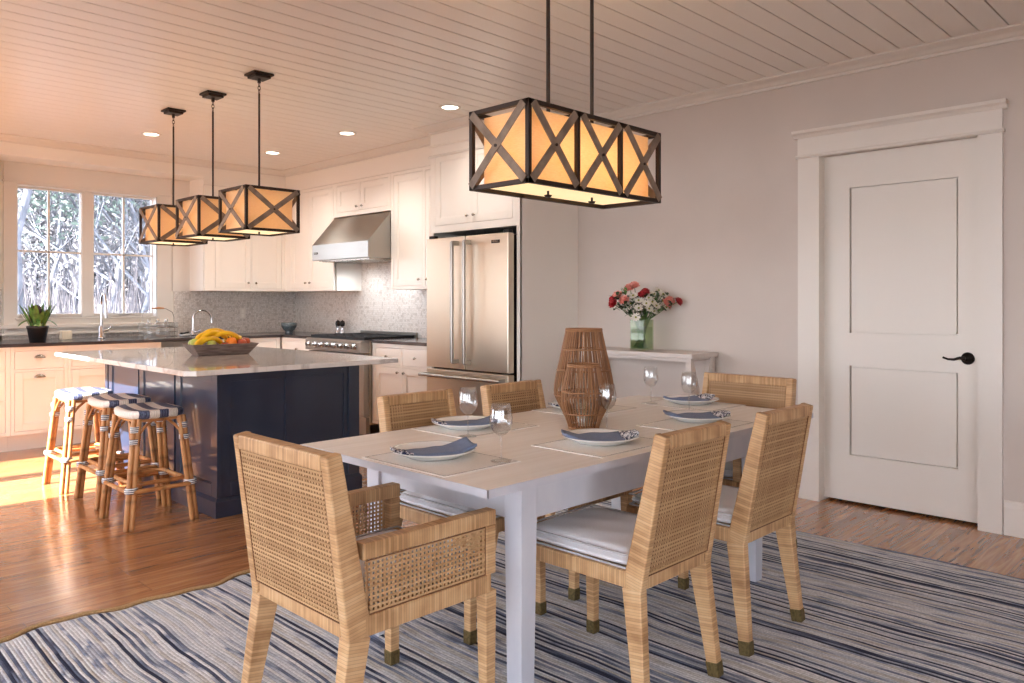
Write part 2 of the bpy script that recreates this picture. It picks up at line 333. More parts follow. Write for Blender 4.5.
# ------------------------------------------------------------------ mesh builder
class MB:
    def __init__(s): s.v=[];s.f=[];s.uv=[];s.sm=[]
    def add(s,vs,fs,uvs=None,smooth=False):
        o=len(s.v); s.v+=[tuple(p) for p in vs]
        for i,f in enumerate(fs):
            s.f.append(tuple(o+k for k in f)); s.sm.append(smooth)
            if uvs: s.uv.append(uvs[i])
            else:
                s.uv.append([(vs[k][0],vs[k][1]) for k in f])
        return s
    def box(s,x0,x1,y0,y1,z0,z1):
        if x0>x1:x0,x1=x1,x0
        if y0>y1:y0,y1=y1,y0
        if z0>z1:z0,z1=z1,z0
        v=[(x0,y0,z0),(x1,y0,z0),(x1,y1,z0),(x0,y1,z0),(x0,y0,z1),(x1,y0,z1),(x1,y1,z1),(x0,y1,z1)]
        f=[(0,3,2,1),(4,5,6,7),(0,1,5,4),(1,2,6,5),(2,3,7,6),(3,0,4,7)]
        ax=max(range(3),key=lambda i:(x1-x0,y1-y0,z1-z0)[i])
        ot=[i for i in range(3) if i!=ax]
        uv=[[(v[k][ax],v[k][ot[0]]+v[k][ot[1]]) for k in q] for q in f]
        return s.add(v,f,uv)
    def bar(s,p0,p1,w0,d0,w1=None,d1=None,up=(0,0,1)):
        w1=w0 if w1 is None else w1; d1=d0 if d1 is None else d1
        p0=Vector(p0);p1=Vector(p1);t=(p1-p0); ln=t.length; t.normalize()
        a=t.cross(Vector(up)); 
        if a.length<1e-4: a=t.cross(Vector((0,1,0)))
        a.normalize(); b=a.cross(t).normalized()
        v=[]
        for p,w,d in((p0,w0,d0),(p1,w1,d1)):
            for sx,sy in((-1,-1),(1,-1),(1,1),(-1,1)): v.append(p+a*sx*w/2+b*sy*d/2)
        f=[(3,2,1,0),(4,5,6,7),(0,1,5,4),(1,2,6,5),(2,3,7,6),(3,0,4,7)]
        k0=p0.dot(t)
        uv=[[(k0,0)]*4,[(k0+ln,0)]*4]+[[(k0,i*.1),(k0,i*.1+.05),(k0+ln,i*.1+.05),(k0+ln,i*.1)] for i in range(4)]
        return s.add(v,f,uv)
    def hexa(s,v):   # 8 corners bottom ring, top ring
        f=[(3,2,1,0),(4,5,6,7),(0,1,5,4),(1,2,6,5),(2,3,7,6),(3,0,4,7)]
        h=(Vector(v[4])-Vector(v[0])).length
        z0=v[0][2]; z1=v[4][2]
        uv=[[(z0,0)]*4,[(z1,0)]*4]+[[(z0,i*.1),(z0,i*.1+.05),(z1,i*.1+.05),(z1,i*.1)] for i in range(4)]
        return s.add(v,f,uv)
    def tube(s,pts,r,n=8,closed=False,caps=True):
        pts=[Vector(p) for p in pts]; m=len(pts); rs=r if isinstance(r,(list,tuple)) else [r]*m
        v=[];ln=[0]
        for i in range(1,m): ln.append(ln[-1]+(pts[i]-pts[i-1]).length)
        prev=None
        for i in range(m):
            if closed: t=pts[(i+1)%m]-pts[i-1]
            else: t=pts[min(i+1,m-1)]-pts[max(i-1,0)]
            t=t.normalized() if t.length>1e-9 else Vector((0,0,1))
            if prev is None:
                a=t.cross(Vector((0,0,1)))
                if a.length<.05: a=t.cross(Vector((1,0,0)))
            else: a=prev-t*prev.dot(t)
            a.normalize(); prev=a; b=t.cross(a)
            for k in range(n):
                q=2*PI*k/n; v.append(pts[i]+(a*math.cos(q)+b*math.sin(q))*rs[i])
        f=[];uv=[]
        seg=m if closed else m-1
        for i in range(seg):
            j=(i+1)%m; l0=ln[i]; l1=ln[j] if j else ln[-1]+(pts[0]-pts[-1]).length
            for k in range(n):
                k2=(k+1)%n
                f.append((i*n+k,i*n+k2,j*n+k2,j*n+k)); uv.append([(l0,k/n),(l0,(k+1)/n),(l1,(k+1)/n),(l1,k/n)])
        s.add(v,f,uv,True)
        if caps and not closed:
            s.add(v[:n],[tuple(range(n))[::-1]],[[(0,0)]*n]); s.add(v[-n:],[tuple(range(n))],[[(ln[-1],0)]*n])
        return s
    def lathe(s,prof,n=24,c=(0,0,0),smooth=True,sx=1,sy=1,uz=False):
        v=[];f=[];uv=[]
        m=len(prof)
        for r,z in prof:
            for k in range(n):
                q=2*PI*k/n; v.append((c[0]+sx*r*math.cos(q),c[1]+sy*r*math.sin(q),c[2]+z))
        for i in range(m-1):
            for k in range(n):
                k2=(k+1)%n; f.append((i*n+k,i*n+k2,(i+1)*n+k2,(i+1)*n+k))
                uv.append([(v[q][2],v[q][1]) if uz else (v[q][0],v[q][1]) for q in f[-1]])
        s.add(v,f,uv,smooth)
        return s
    def ball(s,c,r,n=12,m=8,sx=1,sy=1,sz=1):
        return s.lathe([(max(1e-4,r*math.sin(PI*i/m)),-r*sz*math.cos(PI*i/m)) for i in range(m+1)],n,c,True,sx,sy)
    def prism(s,poly,y0,y1,f3):
        # poly list of 2D pts, f3 maps (a,b,t)->xyz
        n=len(poly); v=[f3(a,b,y0) for a,b in poly]+[f3(a,b,y1) for a,b in poly]
        f=[tuple(range(n))[::-1],tuple(range(n,2*n))]+[(i,(i+1)%n,n+(i+1)%n,n+i) for i in range(n)]
        return s.add(v,f)
    def sweep(s,path,prof,closed=False):
        # profile (out,z), out towards the left of the path; closed profile polygon
        P=[Vector((p[0],p[1],0)) for p in path]; m=len(P); n=len(prof); v=[]
        for i in range(m):
            d0=(P[i]-P[i-1]).normalized() if (i>0 or closed) else None
            d1=(P[(i+1)%m]-P[i]).normalized() if (i<m-1 or closed) else None
            if d0 is None: d0=d1
            if d1 is None: d1=d0
            n0=Vector((-d0.y,d0.x,0)); n1=Vector((-d1.y,d1.x,0))
            b=(n0+n1); b=b/ max(.2,b.dot(n0)) if b.length>1e-6 else n0
            for o,z in prof: v.append((P[i].x+b.x*o,P[i].y+b.y*o,z))
        f=[]
        seg=m if closed else m-1
        for i in range(seg):
            j=(i+1)%m
            for k in range(n):
                k2=(k+1)%n; f.append((i*n+k,j*n+k,j*n+k2,i*n+k2))
        if not closed: f+= [tuple(range(n)),tuple(range((m-1)*n,m*n))[::-1]]
        return s.add(v,f)
    def build(s,name,mat,parent=None,bevel=0,org=None,seg=2):
        me=bpy.data.meshes.new(name)
        if org is None: org=ORG.get(parent.name,(0,0,0)) if parent else (0,0,0)
        ox,oy,oz=org
        me.from_pydata([(a-ox,b-oy,c-oz) for a,b,c in s.v],[],s.f)
        ul=me.uv_layers.new(name='UVMap'); i=0
        flat=[]
        for q in s.uv:
            for a in q: flat+=[a[0],a[1]]
        ul.data.foreach_set('uv',flat)
        me.polygons.foreach_set('use_smooth',s.sm)
        me.materials.append(M[mat] if isinstance(mat,str) else mat)
        me.validate(); me.update()
        o=bpy.data.objects.new(name,me); COL.objects.link(o)
        if parent: 
            o.parent=parent; ORG[o.name]=org
        if bevel:
            b=o.modifiers.new('bevel','BEVEL'); b.width=bevel; b.segments=seg; b.limit_method='ANGLE'; b.angle_limit=math.radians(50)
        return o
ORG={}
def thing(name,label,cat,loc=(0,0,0),rz=0,group=None,world=False):
    """Empty at the base of a thing. world=True: its parts are given in world coordinates."""
    o=bpy.data.objects.new(name,None); COL.objects.link(o); o.empty_display_size=.1
    o.location=loc; o.rotation_euler=(0,0,rz); o['label']=label; o['category']=cat
    if group: o['group']=group
    ORG[o.name]=tuple(loc) if world else (0,0,0)
    return o
def tag(o,label,cat,group=None,kind=None):
    o['label']=label; o['category']=cat
    if group: o['group']=group
    if kind: o['kind']=kind
    return o
def struct(name,mb,mat,parent=None,bevel=0):
    o=mb.build(name,mat,parent,bevel)
    if not parent: o['kind']='structure'
    return o
def kids(o): return [c for c in bpy.data.objects if c.parent==o]
def copytree(o,parent=None):
    c=o.copy(); COL.objects.link(c); c.parent=parent
    for k in kids(o): copytree(k,c)
    return c
def dup(root,loc,rz,label=None,group=None):
    c=copytree(root); c.location=loc; c.rotation_euler=(0,0,rz)
    if label: c['label']=label
    if group: c['group']=group
    return c
def place(o,loc,rz=0): o.location=loc; o.rotation_euler=(0,0,rz)

# fronts: map (a along, n outward, z)
class Front:
    def __init__(s,axis,pos): s.axis=axis; s.pos=pos     # '-x','-y','+y'
    def box(s,mb,a0,a1,n0,n1,z0,z1):
        if s.axis=='-x': mb.box(s.pos-n0,s.pos-n1,a0,a1,z0,z1)
        elif s.axis=='-y': mb.box(a0,a1,s.pos-n0,s.pos-n1,z0,z1)
        elif s.axis=='+x': mb.box(s.pos+n0,s.pos+n1,a0,a1,z0,z1)
        return mb
    def pt(s,a,n,z):
        if s.axis=='-x': return (s.pos-n,a,z)
        if s.axis=='+x': return (s.pos+n,a,z)
        return (a,s.pos-n,z)
def plate(fr,mb,a0,a1,z0,z1,holes,n0,n1):
    A=sorted({a0,a1}|{q for h in holes for q in h[:2] if a0<q<a1}); Z=sorted({z0,z1}|{q for h in holes for q in h[2:] if z0<q<z1})
    for i in range(len(A)-1):
        ca=(A[i]+A[i+1])/2; run=None
        for j in range(len(Z)-1):
            cz=(Z[j]+Z[j+1])/2
            hole=any(h[0]<ca<h[1] and h[2]<cz<h[3] for h in holes)
            if not hole:
                if run is None: run=Z[j]
            if (hole or j==len(Z)-2) and run is not None:
                fr.box(mb,A[i],A[i+1],n0,n1,run,Z[j] if hole else Z[j+1]); run=None
    return mb
def shaker(fr,a0,a1,z0,z1,n0=0,t=.02,w=.06,rec=.009,g=.003,flat=False):
    mb=MB(); a0+=g;a1-=g;z0+=g;z1-=g
    if flat: fr.box(mb,a0,a1,n0,n0+t,z0,z1); return mb
    fr.box(mb,a0,a0+w,n0,n0+t,z0,z1); fr.box(mb,a1-w,a1,n0,n0+t,z0,z1)
    fr.box(mb,a0+w,a1-w,n0,n0+t,z0,z0+w); fr.box(mb,a0+w,a1-w,n0,n0+t,z1-w,z1)
    fr.box(mb,a0+w,a1-w,n0,n0+t-rec,z0+w,z1-w)
    # small ogee step
    e=.006
    fr.box(mb,a0+w,a0+w+e,n0,n0+t-rec*.5,z0+w,z1-w); fr.box(mb,a1-w-e,a1-w,n0,n0+t-rec*.5,z0+w,z1-w)
    fr.box(mb,a0+w,a1-w,n0,n0+t-rec*.5,z0+w,z0+w+e); fr.box(mb,a0+w,a1-w,n0,n0+t-rec*.5,z1-w-e,z1-w)
    return mb
def knob(fr,a,z,n0,parent,mat='nickel'):
    mb=MB(); p=fr.pt(a,n0,z); q=fr.pt(a,n0+.014,z); mb.tube([p,q],.004,8); c=fr.pt(a,n0+.021,z)
    mb.ball(c,.0125,12,8); return mb.build('knob',mat,parent)
def cup_pull(fr,a,z,n0,parent):
    mb=MB(); k=8; w=.045
    pts=[]
    # half-dome cup
    v=[];f=[]
    for i in range(9):
        th=PI*i/8
        for j in range(5):
            ph=PI/2*j/4
            aa=a+w*math.cos(th)*1.0; zz=z+.030*math.sin(th)*math.sin(ph); nn=n0+.001+.026*math.cos(ph)*math.sin(th)**.5
            v.append(fr.pt(aa,nn,zz))
    for i in range(8):
        for j in range(4): f.append((i*5+j,(i+1)*5+j,(i+1)*5+j+1,i*5+j+1))
    mb.add(v,f,None,True)
    o=mb.build('cup_handle','nickel',parent); return o

# ------------------------------------------------------------------ camera
Fp=780.;HZ=302.;H=1.28
ang=math.atan2(767,780)
cam=bpy.data.objects.new('camera',bpy.data.cameras.new('camera')); COL.objects.link(cam)
cam.location=(0,0,H); cam.rotation_euler=(PI/2,0,ang-PI/2)
cam.data.sensor_width=36; cam.data.lens=36*Fp/1024; cam.data.shift_y=(HZ-341.5)/1024; cam.data.clip_start=.05
sc.camera=cam

# ------------------------------------------------------------------ room shell
CE=2.77; XW=4.97; YW=8.5; XK=4.90
mb=MB(); mb.box(-2.2,5.3,-3.2,3.62,-.06,0); mb.box(-.74,5.3,3.62,8.9,-.06,0); struct('floor',mb,'floor')
mb=MB(); mb.box(-2.2,5.3,-3.2,3.62,CE+.018,CE+.1); mb.box(-.74,5.3,3.62,8.9,CE+.018,CE+.1); struct('ceiling',mb,'gap')
mb=MB(); pit=.1388; k=-31
while True:
    y0=1.037+pit*k; k+=1
    if y0>8.62: break
    if y0<-3.1: continue
    mb.box(-2.1 if y0<3.5 else -.6,5.05,y0+.0034,min(y0+pit-.0034,8.6),CE,CE+.02)
struct('ceiling_boards',mb,'ceil',bevel=0.003)
FD=Front('-x',XW)
mb=MB(); plate(FD,mb,-3.2,8.9,0,CE,[(1.19,2.12,-1,2.235)],0,-.14); struct('wall_right',mb,'wall')
mb=MB(); mb.box(XK,XW-.001,4.16,8.5,0,CE); struct('wall_kitchen_right',mb,'cab')
FW=Front('-y',YW)
mb=MB(); plate(FW,mb,-.75,5.1,0,CE,[(1.965,3.264,1.13,2.39)],0,-.16); struct('wall_back',mb,'cab')
FL=Front('+x',-.6)
mb=MB(); plate(FL,mb,3.5,8.65,0,CE,[(5.70,6.53,.02,2.46),(6.63,7.35,.02,2.46),(3.95,5.35,.35,2.46)],0,-.12)
mb.box(-2.2,-.6,3.5,3.62,0,CE)
struct('wall_left',mb,'wall')
mb=MB(); plate(Front('+x',-2.1),mb,-3.2,3.5,0,CE,[(-2.6,-.2,.1,2.5),(.1,3.3,.1,2.5)],0,-.12); struct('wall_left_dining',mb,'wall')
mb=MB(); plate(Front('-y',-3.04),mb,-2.2,5.1,0,CE,[(-1.2,.6,.3,2.4)],0,-.12); struct('wall_front',mb,'wall')

mb=MB(); mb.box(-6.4,-2.25,-3.2,3.4,2.62,2.72); mb.box(-4.6,-.75,3.63,5.6,2.62,2.72)  # unseen roofs on posts, added to block sun at the left-hand windows
for y in(-3.1,.1,3.3): mb.box(-6.3,-6.16,y-.07,y+.07,-.8,2.62)
struct('roof_sun_block',mb,'trim')
# crown, soffit, baseboard
mb=MB()
crown=[(0,CE-.062),(.014,CE-.062),(.014,CE-.046),(.03,CE-.042),(.05,CE-.026),(.078,CE-.018),(.088,CE-.012),(.1,CE-.012),(.1,CE),(0,CE)]
mb.sweep([(XW,-3.1),(XW,4.124),(4.28,4.124),(4.28,5.19),(4.56,5.19),(4.56,8.13),(-.6,8.13)],crown)
o=struct('trim_1',mb,'trim')
mb=MB(); mb.box(4.56,XK,5.19,YW,2.52,CE); mb.box(-.6,4.56,8.13,YW,2.60,CE)
mb.box(3.607,4.56,8.13,YW,2.52,2.6)
struct('wall_soffit',mb,'cab')
mb=MB(); mb.sweep([(4.28,4.124),(4.28,5.19),(4.56,5.19),(4.56,8.13),(3.6,8.13)],[(0,2.508),(.012,2.508),(.016,2.52),(.008,2.53),(0,2.53)]); struct('trim_2',mb,'trim')
base=[(0,0),(.018,0),(.018,.15),(.014,.165),(.014,.18),(.006,.19),(0,.19)]
mb=MB(); mb.sweep([(XW,-3.1),(XW,1.08)],base); mb.sweep([(XW,2.245),(XW,4.124)],base); struct('baseboard_right',mb,'trim',bevel=.0015)
# bulkhead cabinet left of the window
t=thing('upper_cabinet','white upper cabinet at the far left, left of the kitchen window','cabinet',(1.3,8.3,1.4),world=True)
mb=MB(); mb.box(.8,1.72,8.13,YW-.011,1.401,2.598); mb.build('body','cab',t)

# door
t=thing('door_1','closed white two-panel interior door in the right wall','door',(5.02,1.65,0),world=True); t['kind']='structure'
DX=5.035
mb=MB(); FDs=Front('-x',DX)
y0,y1=1.205,2.105; st=.115
holes=[(1.325,1.945,1.085,2.005),(1.325,1.945,.31,.875)]
plate(FDs,mb,y0,y1,.018,2.22,holes,0,-.04)
for a0,a1,z0,z1 in holes:
    FDs.box(mb,a0,a1,-.030,-.036,z0,z1)
    g_=.011; FDs.box(mb,a0+g_,a1-g_,-.007,-.03,z0+g_,z1-g_)
mb.build('door_panel','trim',t)
mb=MB(); c=(DX,1.275,.955)
v=[(0,0.0),(.034,.0),(.036,.004),(.03,.012),(.014,.016),(.012,.05),(0,.05)]
mm=MB()
for i in range(len(v)-1):pass
ring=[]
n=24; vs=[];fs=[]
for r,d in v:
    for k in range(n):
        q=2*PI*k/n; vs.append((c[0]-d,c[1]+max(r,1e-4)*math.cos(q),c[2]+max(r,1e-4)*math.sin(q)))
for i in range(len(v)-1):
    for k in range(n): fs.append((i*n+k,i*n+(k+1)%n,(i+1)*n+(k+1)%n,(i+1)*n+k))
mb.add(vs,fs,None,True)
mb.tube([(c[0]-.048,c[1],c[2]),(c[0]-.05,c[1]+.03,c[2]+.004),(c[0]-.05,c[1]+.06,c[2]-.006),(c[0]-.05,c[1]+.09,c[2]-.006),(c[0]-.05,c[1]+.118,c[2]+.004)],[.011,.009,.0075,.006,.006],10)
mb.build('door_handle','blackmetal',t)
t2=MB()
FD.box(t2,2.105,2.245,0,.02,0,2.215); FD.box(t2,1.085,1.205,0,.02,0,2.215)
FD.box(t2,1.085,2.245,0,.024,2.235,2.345); 
t2.sweep([(XW,1.075),(XW,2.255)],[(0,2.215),(.034,2.215),(.038,2.225),(.034,2.235),(0,2.235)])
t2.sweep([(XW,1.06),(XW,2.27)],[(0,2.345),(.03,2.345),(.04,2.36),(.058,2.372),(.064,2.39),(0,2.39)])
# jambs
t2.box(XW,5.11,2.105,2.12,0,2.235); t2.box(XW,5.11,1.19,1.205,0,2.235); t2.box(XW,5.11,1.19,2.12,2.222,2.235)
struct('trim_3',t2,'trim')
mb=MB(); mb.box(5.11,5.13,1.1,2.2,0,2.3); struct('wall_behind_door',mb,'dark')

# ------------------------------------------------------------------ kitchen window
WY=8.585
t=thing('window_1','white two-sash casement window with gridded panes above the kitchen counter','window',(2.6,WY,1.1),world=True); t['kind']='structure'
FWn=Front('-y',WY)
for (a0,a1,lab) in((1.975,2.555,'left'),(2.665,3.254,'right')):
    mb=MB(); plate(FWn,mb,a0-.01,a1+.01,1.13,2.39,[(a0+.008,a1-.008,1.165,2.372)],0,-.05)
    fo=mb.build('sash','trim',t,bevel=.003)
    mb=MB(); ca=(a0+a1)/2; cz=1.77
    FWn.box(mb,ca-.009,ca+.009,.0,-.03,1.165,2.372); FWn.box(mb,a0+.008,a1-.008,.0,-.03,cz-.009,cz+.009)
    mb.build('muntins','trim',t,bevel=.002)
    mb=MB(); mb.box(a0,a1,WY+.018,WY+.022,1.16,2.38); mb.build('pane','pane',t)
    mb=MB(); FWn.box(mb,ca-.06,ca+.06,.0,.02,1.152,1.164); FWn.box(mb,ca-.02,ca+.06,.02,.028,1.156,1.164); mb.build('crank_handle','trim',t,bevel=.002)
mb=MB(); FWn.box(mb,2.555,2.665,.02,-.07,1.13,2.39); mb.build('mullion','trim',t,bevel=.003)
mb=MB()
FW.box(mb,1.86,1.975,0,.022,1.06,2.42); FW.box(mb,3.254,3.41,0,.022,1.06,2.42); FW.box(mb,1.86,3.41,0,.024,2.42,2.60)
mb.box(1.85,3.42,8.465,8.5,2.41,2.425)
for a in(1.955,3.254): mb.box(a,a+.02,8.48,8.62,1.12,2.41)
mb.box(1.955,3.274,8.48,8.62,2.39,2.41)
mb.box(1.955,3.274,8.46,8.62,1.115,1.13)
mb.build('window_casing','trim',t,bevel=.002)
mb=MB(); mb.box(1.83,3.44,8.43,8.5,1.03,1.065); mb.box(1.86,3.41,8.475,8.5,.985,1.03); mb.box(1.84,3.43,8.455,8.5,.965,.988); mb.build('window_sill','trim',t,bevel=.003)
# dining windows & kitchen door lites (off frame, they let the daylight in)
mb=MB()
for a0,a1 in((5.70,6.53),(6.63,7.35)):
    Fk=Front('+x',-.66); plate(Fk,mb,a0-.005,a1+.005,.0,2.47,[(a0+.04,a1-.04,.06,2.42)],0,-.04)
plate(Front('+x',-.66),mb,3.945,5.355,.34,2.47,[(3.99,4.63,.39,2.42),(4.67,5.31,.39,2.42)],0,-.04)
struct('window_2',mb,'trim')
mb=MB()
for a0,a1 in((-2.6,-.2),(.1,3.3)):
    Fk=Front('+x',-2.14); hs=[]; n=3
    w=(a1-a0)/n; plate(Fk,mb,a0,a1,.1,2.5,[(a0+i*w+.04,a0+(i+1)*w-.04,.14,2.46) for i in range(n)],0,-.04)
struct('window_3',mb,'trim')
mb=MB()
for a0,a1 in((-1.2,.6),):
    Fk=Front('-y',-3.0-.0); n=3; w=(a1-a0)/n
    plate(Front('-y',-2.98-.1),mb,a0,a1,.3,2.4,[(a0+i*w+.04,a0+(i+1)*w-.04,.35,2.35) for i in range(n)],0,-.04)
struct('window_4',mb,'trim')

# backsplash
mb=MB(); mb.box(3.44,XK,YW-.008,YW,.925,1.40); mb.box(1.0,3.44,YW-.008,YW,.925,.965); mb.box(-.6,1.85,YW-.008,YW,.925,1.40)
mb.box(XK-.008,XK,5.19,YW,.925,1.75); struct('wall_backsplash',mb,'tile')
mb=MB(); mb.box(3.42,3.607,YW-.012,YW,1.40,2.6); struct('trim_4',mb,'trim')

# ------------------------------------------------------------------ upper cabinets
Fu=Front('-y',8.13); Fr=Front('-x',4.56)
def wallcab(name,label,fr,body,region,doors,knobs,group=None,loc=None):
    t=thing(name,label,'cabinet',loc,world=True,group=group)
    mb=MB(); mb.box(*body); mb.build('body','cab',t)
    mb=MB(); plate(fr,mb,*region,[(d[0],d[1],d[2],d[3]) for d in doors],0,.02); mb.build('face_frame','cab',t,bevel=.0012)
    for i,d in enumerate(doors):
        flat=len(d)>4
        dr=shaker(fr,*d[:4],n0=-.001,flat=flat).build('drawer' if flat else 'door','cab',t,bevel=.0015)
        for k in knobs[i]:
            if k[0]=='cup': cup_pull(fr,k[1],k[2],.019,dr)
            else: knob(fr,k[0],k[1],.019,dr)
    return t
U0,U1=1.40,2.52
wallcab('upper_cabinet','pair of tall white upper cabinet doors right of the window, behind the pendants',Fu,(3.607,4.56,8.15,YW-.01,U0,U1),(3.607,4.56,U0,U1),[(3.72,4.13,U0+.03,U1-.03),(4.14,4.50,U0+.03,U1-.03)],[[(4.09,U0+.09)],[(4.18,U0+.09)]],loc=(4.08,8.3,U0))
wallcab('upper_cabinet','white upper cabinet in the corner, left of the steel hood',Fr,(4.58,XK-.01,7.10,8.12,U0,U1),(7.10,8.11,U0,U1),[(7.60,7.98,U0+.03,U1-.03),(7.14,7.59,U0+.03,U1-.03)],[[(7.64,U0+.09)],[(7.55,U0+.09)]],loc=(4.73,7.6,U0))
wallcab('upper_cabinet','short white double-door cabinet directly above the steel range hood',Fr,(4.58,XK-.01,6.105,7.095,2.165,U1),(6.105,7.095,2.165,U1),[(6.62,7.04,2.21,U1-.03),(6.15,6.61,2.21,U1-.03)],[[(6.66,2.25)],[(6.57,2.25)]],loc=(4.73,6.6,2.165))
wallcab('upper_cabinet','tall white upper cabinet between the steel hood and the refrigerator',Fr,(4.58,XK-.01,5.195,6.10,U0,U1),(5.195,6.10,U0,U1),[(5.62,6.06,U0+.03,U1-.03),(5.22,5.58,U0+.03,U1-.03)],[[(5.66,U0+.09)],[(5.54,U0+.09)]],loc=(4.73,5.65,U0))
# fridge enclosure
Fe=Front('-x',4.28)
t=thing('refrigerator_cabinet','tall white cabinet surround enclosing the stainless refrigerator','cabinet',(4.6,4.66,0),world=True)
mb=MB(); mb.box(4.285,XW,4.124,4.154,0,CE-.001); mb.box(4.30,XK,5.165,5.19,0,CE-.001); mb.box(4.30,XK,4.154,5.165,1.87,CE-.001); mb.build('body','cab',t)
mb=MB(); plate(Fe,mb,4.124,5.19,0,CE-.001,[(4.158,5.15,-.1,1.866),(4.20,4.665,1.925,2.53),(4.675,5.13,1.925,2.53)],0,-.02)
mb.build('face_frame','cab',t,bevel=.0012)
for a0,a1,ka in((4.20,4.668,4.63),(4.672,5.13,4.71)):
    d=shaker(Front('-x',4.30),a0,a1,1.925,2.53,0).build('door','cab',t,bevel=.0015); knob(Front('-x',4.30),ka,1.985,.02,d)
mb=MB(); mb.sweep([(XW,4.1235),(4.28,4.1235),(4.28,5.19)],[(0,2.595),(.01,2.595),(.014,2.605),(.006,2.615),(0,2.615)]); mb.build('moulding','cab',t)
mb=MB(); mb.box(4.88,4.895,4.16,5.16,0,1.87); mb.build('back_panel','dark',t)

# refrigerator
t=thing('refrigerator','stainless steel french-door refrigerator with two long vertical handles','refrigerator',(4.5,4.66,0),world=True)
mb=MB(); mb.box(4.275,4.87,4.185,5.135,.02,1.80); mb.build('body','blackmetal',t)
Ff=Front('-x',4.265)
for a0,a1,ha in((4.17,4.655,4.60),(4.665,5.145,4.745)):
    mb=MB(); Ff.box(mb,a0,a1,0,.065,.735,1.81); d=mb.build('door','steelv',t,bevel=.006)
    mb=MB(); mb.tube([(4.135,ha,.79),(4.135,ha,1.765)],.016,14)
    for z in(.80,1.755): mb.box(4.135,4.20,ha-.014,ha+.014,z-.018,z+.018)
    mb.build('handle','handle_steel',d,bevel=.002)
mb=MB(); Ff.box(mb,4.17,5.145,0,.065,.09,.722); d=mb.build('freezer_drawer','steelv',t,bevel=.006)
mb=MB(); mb.tube([(4.125,4.19,.675),(4.125,5.15,.675)],.014,14)
for y in(4.22,5.12): mb.box(4.125,4.20,y-.014,y+.014,.66,.69)
mb.build('handle','steel',d,bevel=.002)
mb=MB(); Ff.box(mb,4.19,5.13,-.02,.03,.02,.085); mb.build('kick_grille','dark',t)
mb=MB(); Ff.box(mb,4.18,4.24,0,.05,1.812,1.835); Ff.box(mb,5.07,5.13,0,.05,1.812,1.835); mb.build('hinge_cover','dark',t,bevel=.003)
mb=MB(); Ff.box(mb,4.262,4.352,.0645,.069,1.735,1.76); bd=mb.build('badge','black_text',t,bevel=.001)
def text(body,size,loc,rot,mat,parent,name,ext=.0006):
    c=bpy.data.curves.new(name,'FONT'); c.body=body; c.size=size; c.extrude=ext; c.align_x='CENTER'; c.align_y='CENTER'
    tmp=bpy.data.objects.new('t',c); me=bpy.data.meshes.new_from_object(tmp); bpy.data.objects.remove(tmp); bpy.data.curves.remove(c); me.materials.clear(); me.materials.append(M[mat])
    o=bpy.data.objects.new(name,me); COL.objects.link(o); o.parent=parent
    org=ORG.get(parent.name,(0,0,0)); o.location=(loc[0]-org[0],loc[1]-org[1],loc[2]-org[2]); o.rotation_euler=rot; return o
text('VIKING',.021,(4.1952,4.307,1.7475),(PI/2,0,-PI/2),'badge_letters',bd,'badge_lettering')

# range hood
t=thing('range_hood','stainless steel wall range hood with sloped front above the range','range hood',(4.6,6.6,1.7),world=True)
ya,yb=6.106,7.094
prof=[(4.28,1.703),(4.28,1.86),(4.55,2.16),(XK-.012,2.16),(XK-.012,1.703)]
mb=MB(); mb.prism(prof,ya,yb,lambda a,b,tt:(a,tt,b)); mb.build('canopy','steel',t,bevel=.003)
mb=MB(); mb.box(4.33,4.86,6.16,7.04,1.694,1.704)
for i in range(11): mb.box(4.35,4.84,6.19+i*.077,6.19+i*.077+.05,1.688,1.695)
mb.build('filter_panel','nickel',t)
mb=MB(); mb.box(4.2745,4.28,6.985,7.045,1.765,1.785); bd=mb.build('badge','black_text',t)
text('VIKING',.014,(4.274,7.015,1.775),(PI/2,0,-PI/2),'badge_letters',bd,'badge_lettering')

# ------------------------------------------------------------------ base cabinets
CT=.925
def basecab(label,fr,body,toe,region,doors,knobs,loc):
    t=thing('base_cabinet',label,'cabinet',loc,world=True)
    mb=MB(); mb.box(*body); mb.build('body','cab',t)
    mb=MB(); mb.box(*toe); mb.build('toe_kick','cab',t)
    mb=MB(); plate(fr,mb,*region,[(d[0],d[1],d[2],d[3]) for d in doors],0,.02); mb.build('face_frame','cab',t,bevel=.0012)
    for i,d in enumerate(doors):
        flat=len(d)>4
        dr=shaker(fr,*d[:4],n0=-.001,flat=flat).build('drawer' if flat else 'door','cab',t,bevel=.0015)
        for k in knobs[i]:
            if k[0]=='cup': cup_pull(fr,k[1],k[2],.019,dr)
            else: knob(fr,k[0],k[1],.019,dr)
    return t
B0,B1=.14,CT-.03
Fs=Front('-y',7.70)
def winbase(a0,a1,label,doors,knobs):
    basecab(label,Fs,(a0+.001,a1-.001,7.702,YW-.01,B0,B1),(a0+.001,a1-.001,7.76,7.78,0,B0),(a0+.001,a1-.001,B0,B1),doors,knobs,((a0+a1)/2,8.1,0))
winbase(.9,1.735,'white base cabinet with three stacked drawers at the left edge',[(.93,1.70,.70,.86,1),(.93,1.70,.44,.69,1),(.93,1.70,.17,.43,1)],[[],[],[]])
winbase(1.735,2.178,'white base cabinet with one drawer and one door, both with cup pulls',[(1.765,2.148,.70,.86,1),(1.765,2.148,.17,.68)],[[('cup',1.957,.795)],[('cup',1.957,.625)]])
winbase(2.178,2.99,'white sink base cabinet below the kitchen faucet, behind the stools',[(2.208,2.96,.70,.86,1),(2.208,2.58,.17,.68),(2.59,2.96,.17,.68)],[[],[(2.54,.62)],[(2.63,.62)]])
Fs2=Front('-y',7.80)
